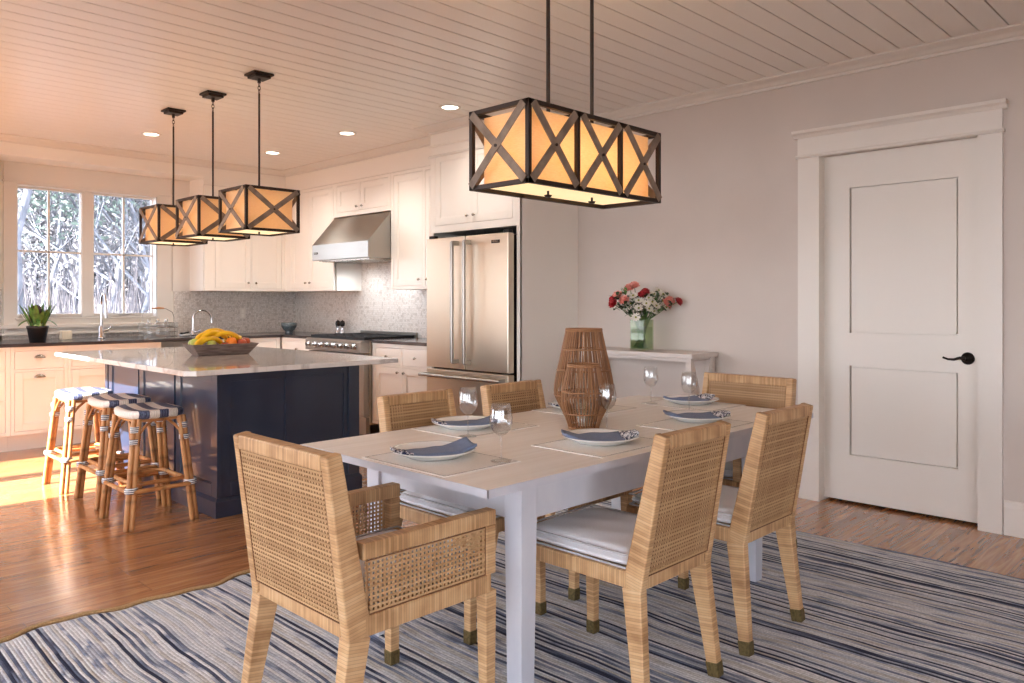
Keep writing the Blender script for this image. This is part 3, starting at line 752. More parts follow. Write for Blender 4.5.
t=thing('dishwasher','dark panel dishwasher beside the sink cabinet, mostly behind the island','dishwasher',(3.3,8.1,0),world=True)
mb=MB(); mb.box(2.995,3.60,7.82,8.4,.1,B1); mb.box(3.0,3.59,7.87,8.4,0,.1); mb.build('body','steel',t)
mb=MB(); mb.box(2.995,3.60,7.79,7.82,.12,B1-.005); d=mb.build('door','steel',t,bevel=.004)
mb=MB(); mb.tube([(3.05,7.755,.80),(3.55,7.755,.80)],.01,10); mb.box(3.07,3.09,7.755,7.79,.79,.81); mb.box(3.51,3.53,7.755,7.79,.79,.81); mb.build('handle','chrome',d)
basecab('white base cabinet on the window wall reaching into the far corner',Fs2,(3.602,4.30,7.802,YW-.01,B0,B1),(3.602,4.3,7.86,7.88,0,B0),(3.602,4.30,B0,B1),[(3.64,4.26,.70,.86,1),(3.64,4.26,.17,.68)],[[(3.95,.78)],[(3.72,.62)]],(3.95,8.1,0))
Fb=Front('-x',4.34)
basecab('white corner base cabinet to the left of the steel range',Fb,(4.342,XK-.01,7.11,8.48,B0,B1),(4.40,4.42,7.11,7.86,0,B0),(7.11,7.78,B0,B1),[(7.15,7.74,.70,.86,1),(7.15,7.74,.17,.68)],[[(7.45,.78)],[(7.2,.62)]],(4.6,7.6,0))
basecab('white base cabinet with two drawers and two doors between range and refrigerator',Fb,(4.342,XK-.01,5.195,6.095,B0,B1),(4.40,4.42,5.195,6.095,0,B0),(5.195,6.095,B0,B1),
 [(5.66,6.05,.705,.86,1),(5.23,5.635,.705,.86,1),(5.65,6.05,.17,.685),(5.23,5.64,.17,.685)],[[(5.86,.78)],[(5.44,.78)],[(5.69,.64)],[(5.60,.64)]],(4.6,5.65,0))
# counters
mb=MB(); mb.box(.88,3.02,7.65,YW-.01,CT-.03,CT); mb.box(3.02,4.31,7.76,YW-.01,CT-.03,CT); mb.box(4.31,XK-.01,7.10,YW-.01,CT-.03,CT)
tag(mb.build('countertop','soap',bevel=.003),'dark stone countertop running along the window wall to the range','countertop')
mb=MB(); mb.box(4.31,XK-.01,5.193,6.10,CT-.03,CT)
tag(mb.build('countertop','soap',bevel=.003),'short dark stone countertop between range and refrigerator','countertop')

# range
t=thing('range','stainless steel gas range with black grates and a row of front knobs','range',(4.55,6.6,0),world=True)
mb=MB(); mb.box(4.30,XK-.012,6.106,7.094,.12,.915); mb.build('body','steelv',t,bevel=.002)
mb=MB(); mb.prism([(4.20,.80),(4.20,.90),(4.215,.918),(4.30,.918),(4.30,.80)],6.11,7.09,lambda a,b,tt:(a,tt,b)); cp=mb.build('control_panel','steel',t,bevel=.003)
for i in range(8):
    y=6.20+i*.115
    mb=MB(); vs=[]
    mb.tube([(4.20,y,.858),(4.188,y,.858)],.030,18); mb.tube([(4.188,y,.858),(4.155,y,.858)],[.021,.019],16); mb.box(4.150,4.158,y-.004,y+.004,.84,.876)
    mb.build('knob','chrome',t)
mb=MB(); mb.box(4.235,4.30,6.115,7.085,.20,.79); d=mb.build('oven_door','steel',t,bevel=.004)
mb=MB(); mb.tube([(4.175,6.15,.755),(4.175,7.05,.755)],.015,12)
for y in(6.17,7.03): mb.box(4.175,4.24,y-.014,y+.014,.742,.768)
mb.build('handle','chrome',d)
mb=MB(); mb.box(4.225,4.236,6.30,6.90,.34,.62); mb.build('oven_window','dark',d,bevel=.003)
mb=MB(); mb.box(4.26,4.30,6.115,7.085,.03,.19); mb.build('kick_panel','steel',t)
mb=MB(); mb.box(4.24,4.86,6.12,7.08,.916,.925); mb.build('cooktop','castiron',t,bevel=.002)
for i in range(3):
    y0=6.13+i*.318; y1=y0+.308; mb=MB()
    for x in(4.26,4.84): mb.box(x-.006,x+.006,y0,y1,.925,.948)
    for y in(y0,y1): mb.box(4.26,4.84,y-.006,y+.006,.925,.948)
    for x in(4.36,4.45,4.55,4.65,4.74): mb.box(x-.005,x+.005,y0,y1,.938,.948)
    mb.box(4.26,4.84,(y0+y1)/2-.005,(y0+y1)/2+.005,.938,.948)
    mb.build('grate','castiron',t,bevel=.002)
    for x in(4.41,4.70):
        mb=MB(); mb.lathe([(0.001,.004),(.034,.004),(.042,0),(.042,-.006)],20,(x,(y0+y1)/2,.932)); mb.build('burner','castiron',t)
for (x,y) in((4.26,6.16),(4.26,7.04),(4.84,6.16),(4.84,7.04)):
    mb=MB(); mb.tube([(x+.06,y,0),(x+.06,y,.12)] if x<4.5 else [(x-.03,y,0),(x-.03,y,.12)],.02,12); mb.build('leg','steel',t)
mb=MB(); mb.box(4.862,4.886,6.12,7.08,.915,.975); mb.build('back_guard','steel',t,bevel=.002)

# ------------------------------------------------------------------ island
IX0,IX1,IY0,IY1=2.07,3.07,4.487,6.40
t=thing('kitchen_island','dark navy kitchen island cabinet under a pale marble top','island',(2.57,5.44,0),world=True)
mb=MB(); mb.box(IX0+.03,IX1-.03,IY0+.03,IY1-.03,.0,.879); mb.build('body','navy',t)
Fi=Front('-x',IX0+.03)
for a0,a1 in((4.487,5.085),(5.11,5.705),(5.73,6.32)):
    mb=shaker(Fi,a0,a1,.115,.879,n0=0,t=.03,w=.075,rec=.008,g=.0); mb.build('side_panel','navy',t,bevel=.0015)
mb=MB(); mb.box(IX0,IX0+.03,6.345,6.40,.115,.879); mb.build('corner_post','navy',t,bevel=.0015)
Fj=Front('-y',IY0+.03)
mb=MB(); plate(Fj,mb,IX0+.03,IX1,.115,.879,[(2.16,2.52,.20,.80),(2.575,2.955,.20,.80)],0,.022)
for a0,a1 in((2.16,2.52),(2.575,2.955)):
    Fj.box(mb,a0,a1,0,.012,.20,.80)
mb.box(2.985,IX1,IY0-.004,IY0+.03,.115,.879); 
mb.build('end_panel','navy',t,bevel=.0015)
mb=MB(); mb.sweep([(IX0,IY0),(IX1,IY0),(IX1,IY1),(IX0,IY1)][::-1],[(0,0),(.016,0),(.016,.095),(.006,.108),(0,.115)],closed=True); mb.build('plinth','navy',t,bevel=.001)
mb=MB()
poly=[(1.795,4.137),(3.14,4.137),(3.14,6.465),(1.745,6.465),(1.745,4.187)]
mb.prism(poly,.880,.91,lambda a,b,tt:(a,b,tt))
tag(mb.build('island_countertop','marble',bevel=.004),'pale marble countertop overhanging the navy island','countertop')

# ------------------------------------------------------------------ rug (edge wanders)
NX,NY=150,110; rx0,rx1,ry0,ry1=.66,4.225,.15,3.44
mb=MB(); vs=[];fs=[]
def rwave(x): return .022*math.sin(x*7.3+.6)+.014*math.sin(x*15.1)+.008*math.sin(x*31)
for j in range(NY+1):
    for i in range(NX+1):
        x=rx0+(rx1-rx0)*i/NX; tj=j/NY; y=ry0+(ry1+rwave(x)-ry0)*tj
        z=.0095+.0018*math.sin(x*9+y*3)*math.sin(y*5.3)
        e=min(i,NX-i,j,NY-j)
        vs.append((x+.006*math.sin(y*6),y,z if e>0 else .0015))
for j in range(NY):
    for i in range(NX): a=j*(NX+1)+i; fs.append((a,a+1,a+NX+2,a+NX+1))
mb.add(vs,fs,None,True)
t=thing('area_rug','large striped rag rug in navy, grey and cream under the dining table','rug',(2.44,1.8,0),world=True)
mb.build('rug_field','rug',t)
mb=MB(); pts=[(rx0+(rx1-rx0)*i/160,0,0) for i in range(161)]
P1=[(p[0]+.006*math.sin(20.6),ry1+rwave(p[0])+.006,.007) for p in pts]
for off in(0,.012): mb.tube([(p[0],p[1]+off,p[2]-.001*off*100*.1) for p in P1],.0068,6)
mb.build('rug_binding','jute',t)
mb=MB(); mb.tube([(rx0-.004+.006*math.sin((ry0+(ry1-ry0)*i/60)*6),ry0+(ry1+.01-ry0)*i/60,.007) for i in range(61)],.0068,6); mb.build('rug_binding','jute',t)

RG=.011
# ------------------------------------------------------------------ dining table
t=thing('dining_table','whitewashed wooden dining table with square legs set for six','table',(2.61,2.095,RG),world=True)
TZ=.75
mb=MB(); mb.box(1.52,3.67,1.59,2.60,TZ-.0245,TZ); mb.build('table_top','tabletop',t,bevel=.002)
mb=MB()
mb.box(1.518,1.5205,1.588,2.602,TZ-.0245,TZ-.0005); mb.box(1.518,3.672,1.588,1.5905,TZ-.0245,TZ-.0005); mb.box(3.6695,3.672,1.588,2.602,TZ-.0245,TZ-.0005); mb.box(1.518,3.672,2.5995,2.602,TZ-.0245,TZ-.0005)
mb.build('edge_band','tablepaint',t)
AZ=TZ-.0245
mb=MB(); mb.box(1.82,3.29,1.695,1.715,.59,AZ); mb.box(1.82,3.29,2.475,2.495,.59,AZ); mb.box(1.765,1.785,1.755,2.435,.59,AZ); mb.box(3.325,3.345,1.755,2.435,.645,AZ)
mb.build('apron','tablepaint',t,bevel=.002)
for x in(1.75,3.283):
    for y in(1.68,2.43):
        mb=MB(); k=.008; mb.hexa([(x+k,y+k,RG),(x+.075-k,y+k,RG),(x+.075-k,y+.078-k,RG),(x+k,y+.078-k,RG),(x,y,AZ),(x+.075,y,AZ),(x+.075,y+.078,AZ),(x,y+.078,AZ)]); mb.build('leg','tablepaint',t,bevel=.002)

# ------------------------------------------------------------------ chairs
def cane(mb,o,ua,va,na,W,Hh,pitch_u,pitch_v,su,sv,th=.0012,trap=0):
    o=Vector(o);ua=Vector(ua);va=Vector(va);na=Vector(na)
    nu=int(W/pitch_u); nv=int(Hh/pitch_v)
    def q(a0,a1,b0,b1,n):
        # thin slab
        def pt(a,b,c):
            k=1+trap*(b/Hh); 
            return o+ua*((a-W/2)*k+W/2)+va*b+na*c
        v=[pt(a0,b0,n),pt(a1,b0,n),pt(a1,b1,n),pt(a0,b1,n),pt(a0,b0,n+th),pt(a1,b0,n+th),pt(a1,b1,n+th),pt(a0,b1,n+th)]
        mb.add(v,[(0,3,2,1),(4,5,6,7),(0,1,5,4),(1,2,6,5),(2,3,7,6),(3,0,4,7)])
    for i in range(nu):
        c=(i+.5)*W/nu; q(c-su/2,c+su/2,0,Hh,0)
    for i in range(nv):
        c=(i+.5)*Hh/nv; q(0,W,c-sv/2,c+sv/2,th)
def rearpost_pts(): pass
def leg_part(t,p0,p1,w0,d0,w1,d1):
    """tapered wrapped leg from top p0 to foot p1, with a metal foot cap"""
    p0=Vector(p0);p1=Vector(p1)
    mb=MB(); mb.bar(p0,p1,w0,d0,w1,d1,up=(0,1,0)); lg=mb.build('leg','wrap',t,bevel=.004)
    k=(p1-p0).normalized(); L0=(p1-p0).length; q=p1-k*.05; f=.05/L0
    mb=MB(); mb.bar(q,p1+k*.0,w1+(w0-w1)*f+.004,d1+(d0-d1)*f+.004,w1+.004,d1+.004,up=(0,1,0)); mb.build('foot_cap','brass',lg,bevel=.003)
def back_parts(t,hw,hwt,yb,ytop,zs,zt,pw,pd,pdt,layers=2):
    """back: wrapped posts from seat level leaning back, top rail between them, woven cane panel"""
    cw=pw/2; pwt=pw*.9
    for s in(-1,1):
        mb=MB(); mb.bar((s*(hw-cw),yb+pd/2,zs-.005),(s*(hwt-pwt/2),ytop+pdt/2,zt),pw,pd,pwt,pdt,up=(0,1,0)); mb.build('back_post','wrap',t,bevel=.006)
    mb=MB(); mb.bar((-(hwt-pwt),ytop+pdt/2+.002,zt-.022),(hwt-pwt,ytop+pdt/2+.002,zt-.022),pdt,.044); mb.build('top_rail','wrap',t,bevel=.006)
    Wd=2*(hw-pw)+.006; z0=zs+.04; z1=zt-.043; fz=lambda z: yb+(ytop-yb)*(z-zs)/(zt-zs)
    va=Vector((0,fz(z1)-fz(z0),z1-z0)); Hh=va.length; va.normalize(); tr=(hwt-pwt)/(hw-pw)-1
    mb=MB()
    for off in(.006,.036):
        mb=MB(); cane(mb,(-Wd/2,fz(z0)+off,z0),(1,0,0),va,(0,-1 if off<.02 else 1,0),Wd,Hh,.0138,.0128,.0072,.0068,trap=tr); mb.build('cane_panel','cane',t)
    mb=MB(); yy=.021
    a=Wd/2; b=a*(1+tr); mb.hexa([(-a,fz(z0)+yy,z0),(a,fz(z0)+yy,z0),(a,fz(z0)+yy+.002,z0),(-a,fz(z0)+yy+.002,z0),(-b,fz(z1)+yy,z1),(b,fz(z1)+yy,z1),(b,fz(z1)+yy+.002,z1),(-b,fz(z1)+yy+.002,z1)]); mb.build('back_shade_sheet','hole_shade',t)  # added dark sheet, so the cane holes look shaded
    mb=MB(); y=lambda z: fz(z)+.003
    e=Wd/2-.002; et=e*(1+tr)
    mb.tube([(-e,y(z0),z0),(-et,y(z1),z1),(et,y(z1),z1),(e,y(z0),z0)],.0024,6,closed=True); mb.build('panel_edging','pole_dark',t)
M['hole_shade']=pm('cane_hole_shade',(112,76,48),.8)  # shade inside the chair back, put into the colour
M['pole_dark']=pm('rattan_dark',(126,84,50),.6)
def side_chair(name):
    t=thing(name,'','chair')
    hw=.206; yb=-.235; yt=-.32; zs=.39; zt=.87
    back_parts(t,hw,.196,yb,yt,zs,zt,.034,.072,.044)
    mb=MB()
    # seat rails: rear / front / sides
    mb.bar((-hw+.04,yb+.024,zs+.022),(hw-.04,yb+.024,zs+.022),.046,.052)
    mb.bar((-hw+.0,.265,zs+.022),(hw,.265,zs+.022),.045,.052)
    for s in(-1,1): mb.bar((s*(hw-.021),yb+.05,zs+.022),(s*(hw-.021),.245,zs+.022),.042,.052)
    mb.build('seat_frame','wrap',t,bevel=.005)
    mb=MB(); cane(mb,(-hw+.03,yb+.03,zs+.036),(1,0,0),(0,1,0),(0,0,1),2*hw-.06,.47,.02,.02,.016,.016); mb.build('seat_panel','cane',t)
    for s in(-1,1):
        leg_part(t,(s*(hw-.018),yb+.036,zs+.0),(s*(hw+.006),yb-.015,0),.036,.070,.034,.038)
        leg_part(t,(s*(hw-.020),.264,zs+.0),(s*(hw-.012),.268,0),.040,.044,.032,.034)
    return t
def arm_chair(name):
    t=thing(name,'','chair')
    hw=.262; yb=-.27; yt=-.335; zs=.385; zt=.875; yf=.265; za=.63
    back_parts(t,hw,.258,yb,yt,zs,zt,.036,.078,.048)
    mb=MB()
    mb.bar((-hw+.04,yb+.03,zs+.024),(hw-.04,yb+.03,zs+.024),.055,.056)
    mb.bar((-hw+.02,yf-.023,zs+.024),(hw-.02,yf-.023,zs+.024),.045,.056)
    for s in(-1,1): mb.bar((s*(hw-.022),yb+.05,zs+.024),(s*(hw-.022),yf-.02,zs+.024),.044,.056)
    mb.build('seat_frame','wrap',t,bevel=.005)
    mb=MB(); cane(mb,(-hw+.03,yb+.04,zs+.038),(1,0,0),(0,1,0),(0,0,1),2*hw-.06,.46,.02,.02,.016,.016); mb.build('seat_panel','cane',t)
    for s in(-1,1):
        mb=MB(); x=s*(hw-.021)
        mb.bar((x,yb+.045,za-.022),(x,yf,za-.022),.044,.046)
        mb.bar((x,yf-.021,zs+.05),(x,yf-.021,za-.044),.042,.042,up=(0,1,0))
        arm=mb.build('armrest','wrap',t,bevel=.005)
        mb=MB(); y0=yb+.055; W=yf-.042-y0
        cane(mb,(x+s*.012,y0,zs+.05),(0,1,0),(0,0,1),(s,0,0),W,za-.045-zs-.05,.0142,.0125,.0078,.0066)
        mb.build('arm_panel','cane',t)
        mb=MB(); xe=x+s*.0165
        mb.tube([(xe,y0+.012,zs+.053),(xe,y0+.004,za-.048),(xe,y0+W,za-.048),(xe,y0+W,zs+.053)],.002,6,closed=True); mb.build('panel_edging','pole_dark',t)
        leg_part(t,(s*(hw-.024),yb+.036,zs),(s*(hw-.014),yb-.03,0),.048,.070,.036,.040)
        leg_part(t,(s*(hw-.022),yf-.022,zs),(s*(hw-.02),yf-.02,0),.046,.046,.034,.036)
    return t
sc1=side_chair('dining_chair')
ac1=arm_chair('dining_armchair')
gS='woven rattan side chairs at the table'; gA='woven rattan armchairs at the table ends'
side=[((2.165,1.615,RG),0,'rattan side chair in the foreground with its caned back to the camera'),
      ((2.805,1.615,RG),0,'rattan side chair with its back to the camera, nearer the white door'),
      ((2.155,2.415,RG),PI,'rattan side chair across the table, left of the two, in front of the island'),
      ((2.755,2.415,RG),PI,'rattan side chair across the table, right of the two, in front of the refrigerator')]
chairs=[]
for i,(p,rz,lb) in enumerate(side):
    o=sc1 if i==0 else copytree(sc1)
    place(o,p,rz); o['label']=lb; o['group']=gS; chairs.append(o)
for i,(p,rz,lb) in enumerate([((1.415,1.982,RG),-PI/2,'large rattan armchair at the near left end of the table, back to the camera'),
      ((3.565,2.03,RG),PI/2,'rattan armchair at the far end of the table beside the console table')]):
    o=ac1 if i==0 else copytree(ac1)
    place(o,p,rz); o['label']=lb; o['group']=gA; chairs.append(o)

# seat cushions
def cushion(W,D,name='seat_cushion'):
    mb=MB(); n=22; Ht=.055; vs=[];fs=[]
    def z(u,v,s):
        e=max(abs(u),abs(v)); k=(max(0,1-abs(u)**5)*max(0,1-abs(v)**5))**.35
        return Ht/2+s*(Ht/2)*(.45*k+.55*(1-max(0,e)**14))+(.007*k if s>0 else 0)+ (0.0015*math.sin(u*9+v*5)*k if s>0 else 0)
    for s in(1,-1):
        o=len(vs)
        for j in range(n+1):
            for i in range(n+1):
                u=-1+2*i/n; v=-1+2*j/n
                r=1-.02*(abs(u*v)**3); vs.append((u*W/2*r,v*D/2*r,z(u,v,s)))
        for j in range(n):
            for i in range(n):
                a=o+j*(n+1)+i; q=(a,a+1,a+n+2,a+n+1); fs.append(q if s>0 else q[::-1])
    m=(n+1)*(n+1)
    bd=[i for i in range(n+1)]+[(j+1)*(n+1)-1 for j in range(1,n+1)]+[n*(n+1)+i for i in range(n-1,-1,-1)]+[j*(n+1) for j in range(n-1,0,-1)]
    for a,b in zip(bd,bd[1:]+bd[:1]): fs.append((a+m,b+m,b,a))
    mb.add(vs,fs,None,True)
    t=thing(name,'','cushion'); mb.build('cover','fabric_w',t)
    for zz in(.008,Ht-.006):
        mb=MB(); c=[(-1,-1),(1,-1),(1,1),(-1,1)]; pts=[]
        for k in range(4):
            a=c[k];b=c[(k+1)%4]
            for i in range(8): u=a[0]+(b[0]-a[0])*i/8; v=a[1]+(b[1]-a[1])*i/8; pts.append((u*(W/2+.001),v*(D/2+.001),zz))
        mb.tube(pts,.0035,6,closed=True); mb.build('piping','piping',t)
    return t
cs=cushion(.395,.46); ca=cushion(.44,.47)
names=['white seat cushion on the foreground side chair, nearest the table corner','white seat cushion on the side chair nearer the door','white seat cushion on the left chair across the table','white seat cushion on the right chair across the table']
for i,(p,rz,lb) in enumerate(side):
    o=cs if i==0 else copytree(cs)
    dy=.045 if rz==0 else -.045
    place(o,(p[0],p[1]+dy,p[2]+.4375),rz); o['label']=names[i]; o['group']='white cushions on the dining chairs'
for i,(p,rz,lb) in enumerate([((1.43,1.982,RG+.434),-PI/2,'white seat cushion inside the near left armchair'),((3.55,2.03,RG+.434),PI/2,'white seat cushion inside the armchair at the far end')]):
    o=ca if i==0 else copytree(ca); place(o,p,rz); o['label']=lb; o['group']='white cushions on the dining chairs'

# ------------------------------------------------------------------ place settings
def placemat():
    t=thing('placemat','','placemat'); W,D=.43,.33
    mb=MB(); n=10; 
    mb.box(-W/2,W/2,-D/2,D/2,0,.0022); mb.build('cloth','placemat',t)
    mb=MB(); e=.006; w=.0035
    for (a,b,c,d) in((-W/2+e,W/2-e,-D/2+e,-D/2+e+w),(-W/2+e,W/2-e,D/2-e-w,D/2-e),(-W/2+e,-W/2+e+w,-D/2+e,D/2-e),(W/2-e-w,W/2-e,-D/2+e,D/2-e)): mb.box(a,b,c,d,.0018,.003)
    mb.build('stitched_border','stitch',t); return t
def plate_():
    t=thing('dinner_plate','','plate'); mb=MB()
    mb.lathe([(.001,.006),(.085,.006),(.10,.010),(.135,.024),(.143,.0275),(.145,.0255),(.137,.021),(.098,.004),(.09,0),(.001,0)],48); mb.build('dish','white_china',t)
    return t
def napkin():
    t=thing('napkin','','napkin'); n=26;m=6; Lh=.142; Wd=.070
    def grid(a0,a1,th,mat,name,par,lift):
        mb=MB(); vs=[];fs=[]
        for s in(1,0):
            for j in range(m+1):
                for i in range(n+1):
                    a=a0+(a1-a0)*i/n; b=(-1+2*j/m)
                    wb=Wd*(.78+.26*math.cos(a*9))*(1 if a<.05 else max(.5,1-(a-.05)*4.5))
                    bb=b*wb+.012*math.sin(a*14)
                    r=math.hypot(a,bb); 
                    base=.0085 if r<.094 else .0085+(r-.094)*.42
                    zz=base+lift+s*(th+.002*math.sin(a*60+b*3)*.6+.006*max(0,b)*math.cos(a*12))
                    vs.append((a,bb,zz))
        K=(n+1)*(m+1)
        for j in range(m):
            for i in range(n):
                q=j*(n+1)+i; fs.append((q,q+1,q+n+2,q+n+1)); fs.append((q+K,q+K+n+1,q+K+n+2,q+K+1))
        for i in range(n): fs.append((i,i+K,i+K+1,i+1)); q=m*(n+1)+i; fs.append((q,q+1,q+1+K,q+K))
        for j in range(m): q=j*(n+1); fs.append((q,q+n+1,q+n+1+K,q+K)); q=j*(n+1)+n; fs.append((q,q+K,q+n+1+K,q+n+1))
        mb.add(vs,fs,None,True); mb.build(name,mat,par)
    grid(-Lh,.085,.009,'napkin','folded_cloth',t,0)
    grid(.085,Lh+.002,.008,'border','printed_border',t,.0005)
    return t
def wineglass():
    t=thing('wine_glass','','glass')
    mb=MB()
    out=[(.0345,.0),(.034,.0015),(.012,.004),(.004,.008),(.0032,.02),(.0032,.075),(.005,.083),(.018,.09),(.031,.104),(.0385,.125),(.0385,.145),(.035,.168),(.031,.19)]
    inn=[(.0302,.19),(.0342,.168),(.0377,.145),(.0377,.125),(.030,.105),(.017,.0925),(.001,.088)]
    mb.lathe([(.001,0)]+out+inn,28); mb.build('bowl_and_stem','glass',t); return t
pmt,plt,npk,wgl=placemat(),plate_(),napkin(),wineglass()
E3='at the near left end of the table'
settings=[ # mat centre, rot, plate centre, napkin rot, glass, description
 ((1.70,2.01),PI/2,(1.715,2.065),2.72,(1.817,1.838),'nearest the camera, before the left armchair'),
 ((2.24,2.415),0,(2.21,2.445),2.5,(2.062,2.27),'before the left chair across the table'),
 ((2.315,1.80),0,(2.33,1.825),-.72,(2.559,1.969),'before the foreground side chair'),
 ((3.0,2.44),0,(2.955,2.455),2.5,None,'behind the rattan lanterns'),
 ((2.97,1.80),0,(3.06,1.85),-.72,(3.278,2.027),'before the side chair nearer the door'),
 ((3.53,2.165),PI/2,(3.56,2.19),-.3,(3.396,2.327),'before the armchair at the far end')]
for i,(mc,mr,pc,nr,gc,ds) in enumerate(settings):
    o=pmt if i==0 else copytree(pmt); place(o,(*mc,TZ),mr); o['label']='cream placemat with dark stitched edge '+ds; o['group']='placemats on the dining table'
    o=plt if i==0 else copytree(plt); place(o,(*pc,TZ+.003),0); o['label']='round white plate '+ds; o['group']='dinner plates on the placemats'
    o=npk if i==0 else copytree(npk); place(o,(*pc,TZ+.003),nr); o['label']='folded blue napkin on the plate '+ds; o['group']='folded napkins on the plates'
    if gc:
        o=wgl if i==0 else copytree(wgl); place(o,(*gc,TZ+.0032),0)
        o['label']='clear wine glass with a round bowl '+ds; o['group']='wine glasses on the table'

# rattan lanterns
def lantern(loc,label,prof,nr,rings,rr):
    t=thing('rattan_lantern',label,'lantern',loc)
    def rad(z):
        for (r0,z0),(r1,z1) in zip(prof,prof[1:]):
            if z0<=z<=z1: return r0+(r1-r0)*(z-z0)/(z1-z0)
        return prof[-1][0]
    # smooth the outline
    top=prof[-1][1]; zs=[top*i/24 for i in range(25)]
    sm=[sum(rad(min(top,max(0,z+d*top)))for d in(-.05,-.025,0,.025,.05))/5 for z in zs]
    mb=MB()
    for k in range(nr):
        q=2*PI*k/nr+R.uniform(-.02,.02); w=R.uniform(-.02,.02)
        mb.tube([(sm[i]*math.cos(q+w*math.sin(i*.4)),sm[i]*math.sin(q+w*math.sin(i*.4)),max(.003,zs[i])) for i in range(25)],rr,5)
    mb.build('rods','rod',t)
    for f in rings:
        mb=MB(); z=f*top; r=sm[min(24,int(round(f*24)))]
        for dz in((0,) if 0<f<1 else (0,.007 if f==0 else -.007)):
            mb.tube([((r+.0005)*math.cos(2*PI*k/40),(r+.0005)*math.sin(2*PI*k/40),z+dz+ (rr if f==0 else 0)) for k in range(40)],rr*1.35,6,closed=True)
        mb.build('hoop','rod',t)
    r=sm[0]
    mb=MB(); mb.lathe([(.001,.002),(r,.002),(r,.008),(.001,.008)],32); mb.build('base_plate','rod',t)
    return t
lantern((2.535,2.072,TZ),'smaller barrel-shaped rattan lantern in front on the dining table',[(.060,0),(.095,.115),(.09,.16),(.066,.27)],40,[0,.25,.58,1],.0026)
lantern((2.735,2.235,TZ),'taller rattan lantern standing behind the smaller one',[(.075,0),(.135,.115),(.128,.18),(.078,.408)],52,[0,.28,.55,.78,1],.0034)
for (x,y,k,lb) in((2.535,2.072,1,'glass candle jar inside the smaller rattan lantern'),(2.735,2.235,1.25,'glass candle jar inside the taller rattan lantern')):
    t=thing('candle_jar',lb,'candle holder',(x,y,TZ+.0085))
    mb=MB(); mb.lathe([(.001,0),(.036*k,0),(.037*k,.004),(.037*k,.10*k),(.0355*k,.10*k),(.0355*k,.006),(.001,.006)],24); mb.build('jar','glass',t)
    mb=MB(); mb.lathe([(.001,.0065),(.028*k,.0065),(.028*k,.05*k),(.001,.052*k)],20); mb.tube([(0,0,.05*k),(0,0,.062*k)],.001,5); mb.build('candle','candle',t)

# ------------------------------------------------------------------ console table, vase, flowers
t=thing('console_table','narrow pale console table with crossed end braces against the right wall','table',(4.78,3.33,0),world=True)
cx0,cx1,cy0,cy1,cz=4.604,4.945,2.82,3.86,.926
mb=MB(); mb.box(cx0,cx1,cy0,cy1,cz-.03,cz); mb.build('table_top','sideboard',t,bevel=.003)
mb=MB(); i_=.02
mb.box(cx0+i_,cx0+i_+.018,cy0+.05,cy1-.05,cz-.055,cz-.03); mb.box(cx1-.035,cx1-.017,cy0+.05,cy1-.05,cz-.08,cz-.03); mb.box(cx0+.05,cx1-.05,cy0+.03,cy0+.048,cz-.05,cz-.03);mb.box(cx0+.05,cx1-.05,cy1-.048,cy1-.03,cz-.05,cz-.03); mb.build('apron','sideboard',t)
for x in(cx0+.015,cx1-.06):
    for y in(cy0+.02,cy1-.065):
        mb=MB(); mb.box(x,x+.045,y,y+.045,0,cz-.03); mb.build('leg','sideboard',t,bevel=.003)
for y in(cy0+.042,cy1-.042):
    mb=MB(); mb.bar((cx0+.05,y,.88),(cx1-.05,y,.20),.02,.03,up=(0,1,0)); mb.bar((cx0+.05,y,.20),(cx1-.05,y,.88),.02,.03,up=(0,1,0)); mb.build('cross_brace','sideboard',t)
mb=MB(); mb.box(cx0+.03,cx1-.03,cy0+.03,cy1-.03,.16,.18); mb.build('shelf','sideboard',t,bevel=.002)

VX,VY=4.75,3.335
t=thing('glass_vase','square clear glass vase of water and stems on the console','vase',(VX,VY,cz))
mb=MB(); w=.062; h=.225
def sq(r,z): return [(-r,-r,z),(r,-r,z),(r,r,z),(-r,r,z)]
vs=sq(w,0)+sq(w,h)+sq(w-.005,h)+sq(w-.005,.012)
fs=[(3,2,1,0),(12,13,14,15)]
for a in(0,4,8):
    for k in range(4): fs.append((a+k,a+(k+1)%4,a+4+(k+1)%4,a+4+k))
mb.add(vs,fs); mb.build('vase_body','vase',t,bevel=.004)
mb=MB(); mb.box(-w+.006,w-.006,-w+.006,w-.006,.013,.17); mb.build('water','vase',t)
def disc_petals(mb,c,nrm,n,r0,r1,wd,cup=.2,rot=0):
    nrm=Vector(nrm).normalized(); a=nrm.orthogonal().normalized(); b=nrm.cross(a); c=Vector(c)
    for k in range(n):
        q=2*PI*k/n+rot; d=a*math.cos(q)+b*math.sin(q); s=nrm.cross(d)
        mid=c+d*(r0+r1)*.55+nrm*cup*r1*.6; tip=c+d*r1+nrm*cup*r1; st=c+d*r0*.3
        v=[st-s*wd*.3,st+s*wd*.3,mid+s*wd,tip+s*wd*.45,tip-s*wd*.45,mid-s*wd]
        mb.add(v,[(0,1,2,5),(5,2,3,4)],None,True)
def leaf(mb,p,d,Ln,wd,droop=.3,up=Vector((0,0,1))):
    p=Vector(p); d=Vector(d).normalized(); s=d.cross(up)
    if s.length<.1: s=d.cross(Vector((1,0,0)))
    s.normalize(); n=6; vs=[]
    for i in range(n+1):
        t_=i/n; w=wd*math.sin(PI*min(1,.08+t_*.92))**.8; c=p+d*Ln*t_-up*droop*Ln*t_*t_
        nn=s.cross(d).normalized()
        vs+= [c-s*w+nn*w*.25,c,c+s*w+nn*w*.25]
    fs=[]
    for i in range(n): fs+=[(i*3,i*3+1,i*3+4,i*3+3),(i*3+1,i*3+2,i*3+5,i*3+4)]
    mb.add(vs,fs,None,True)
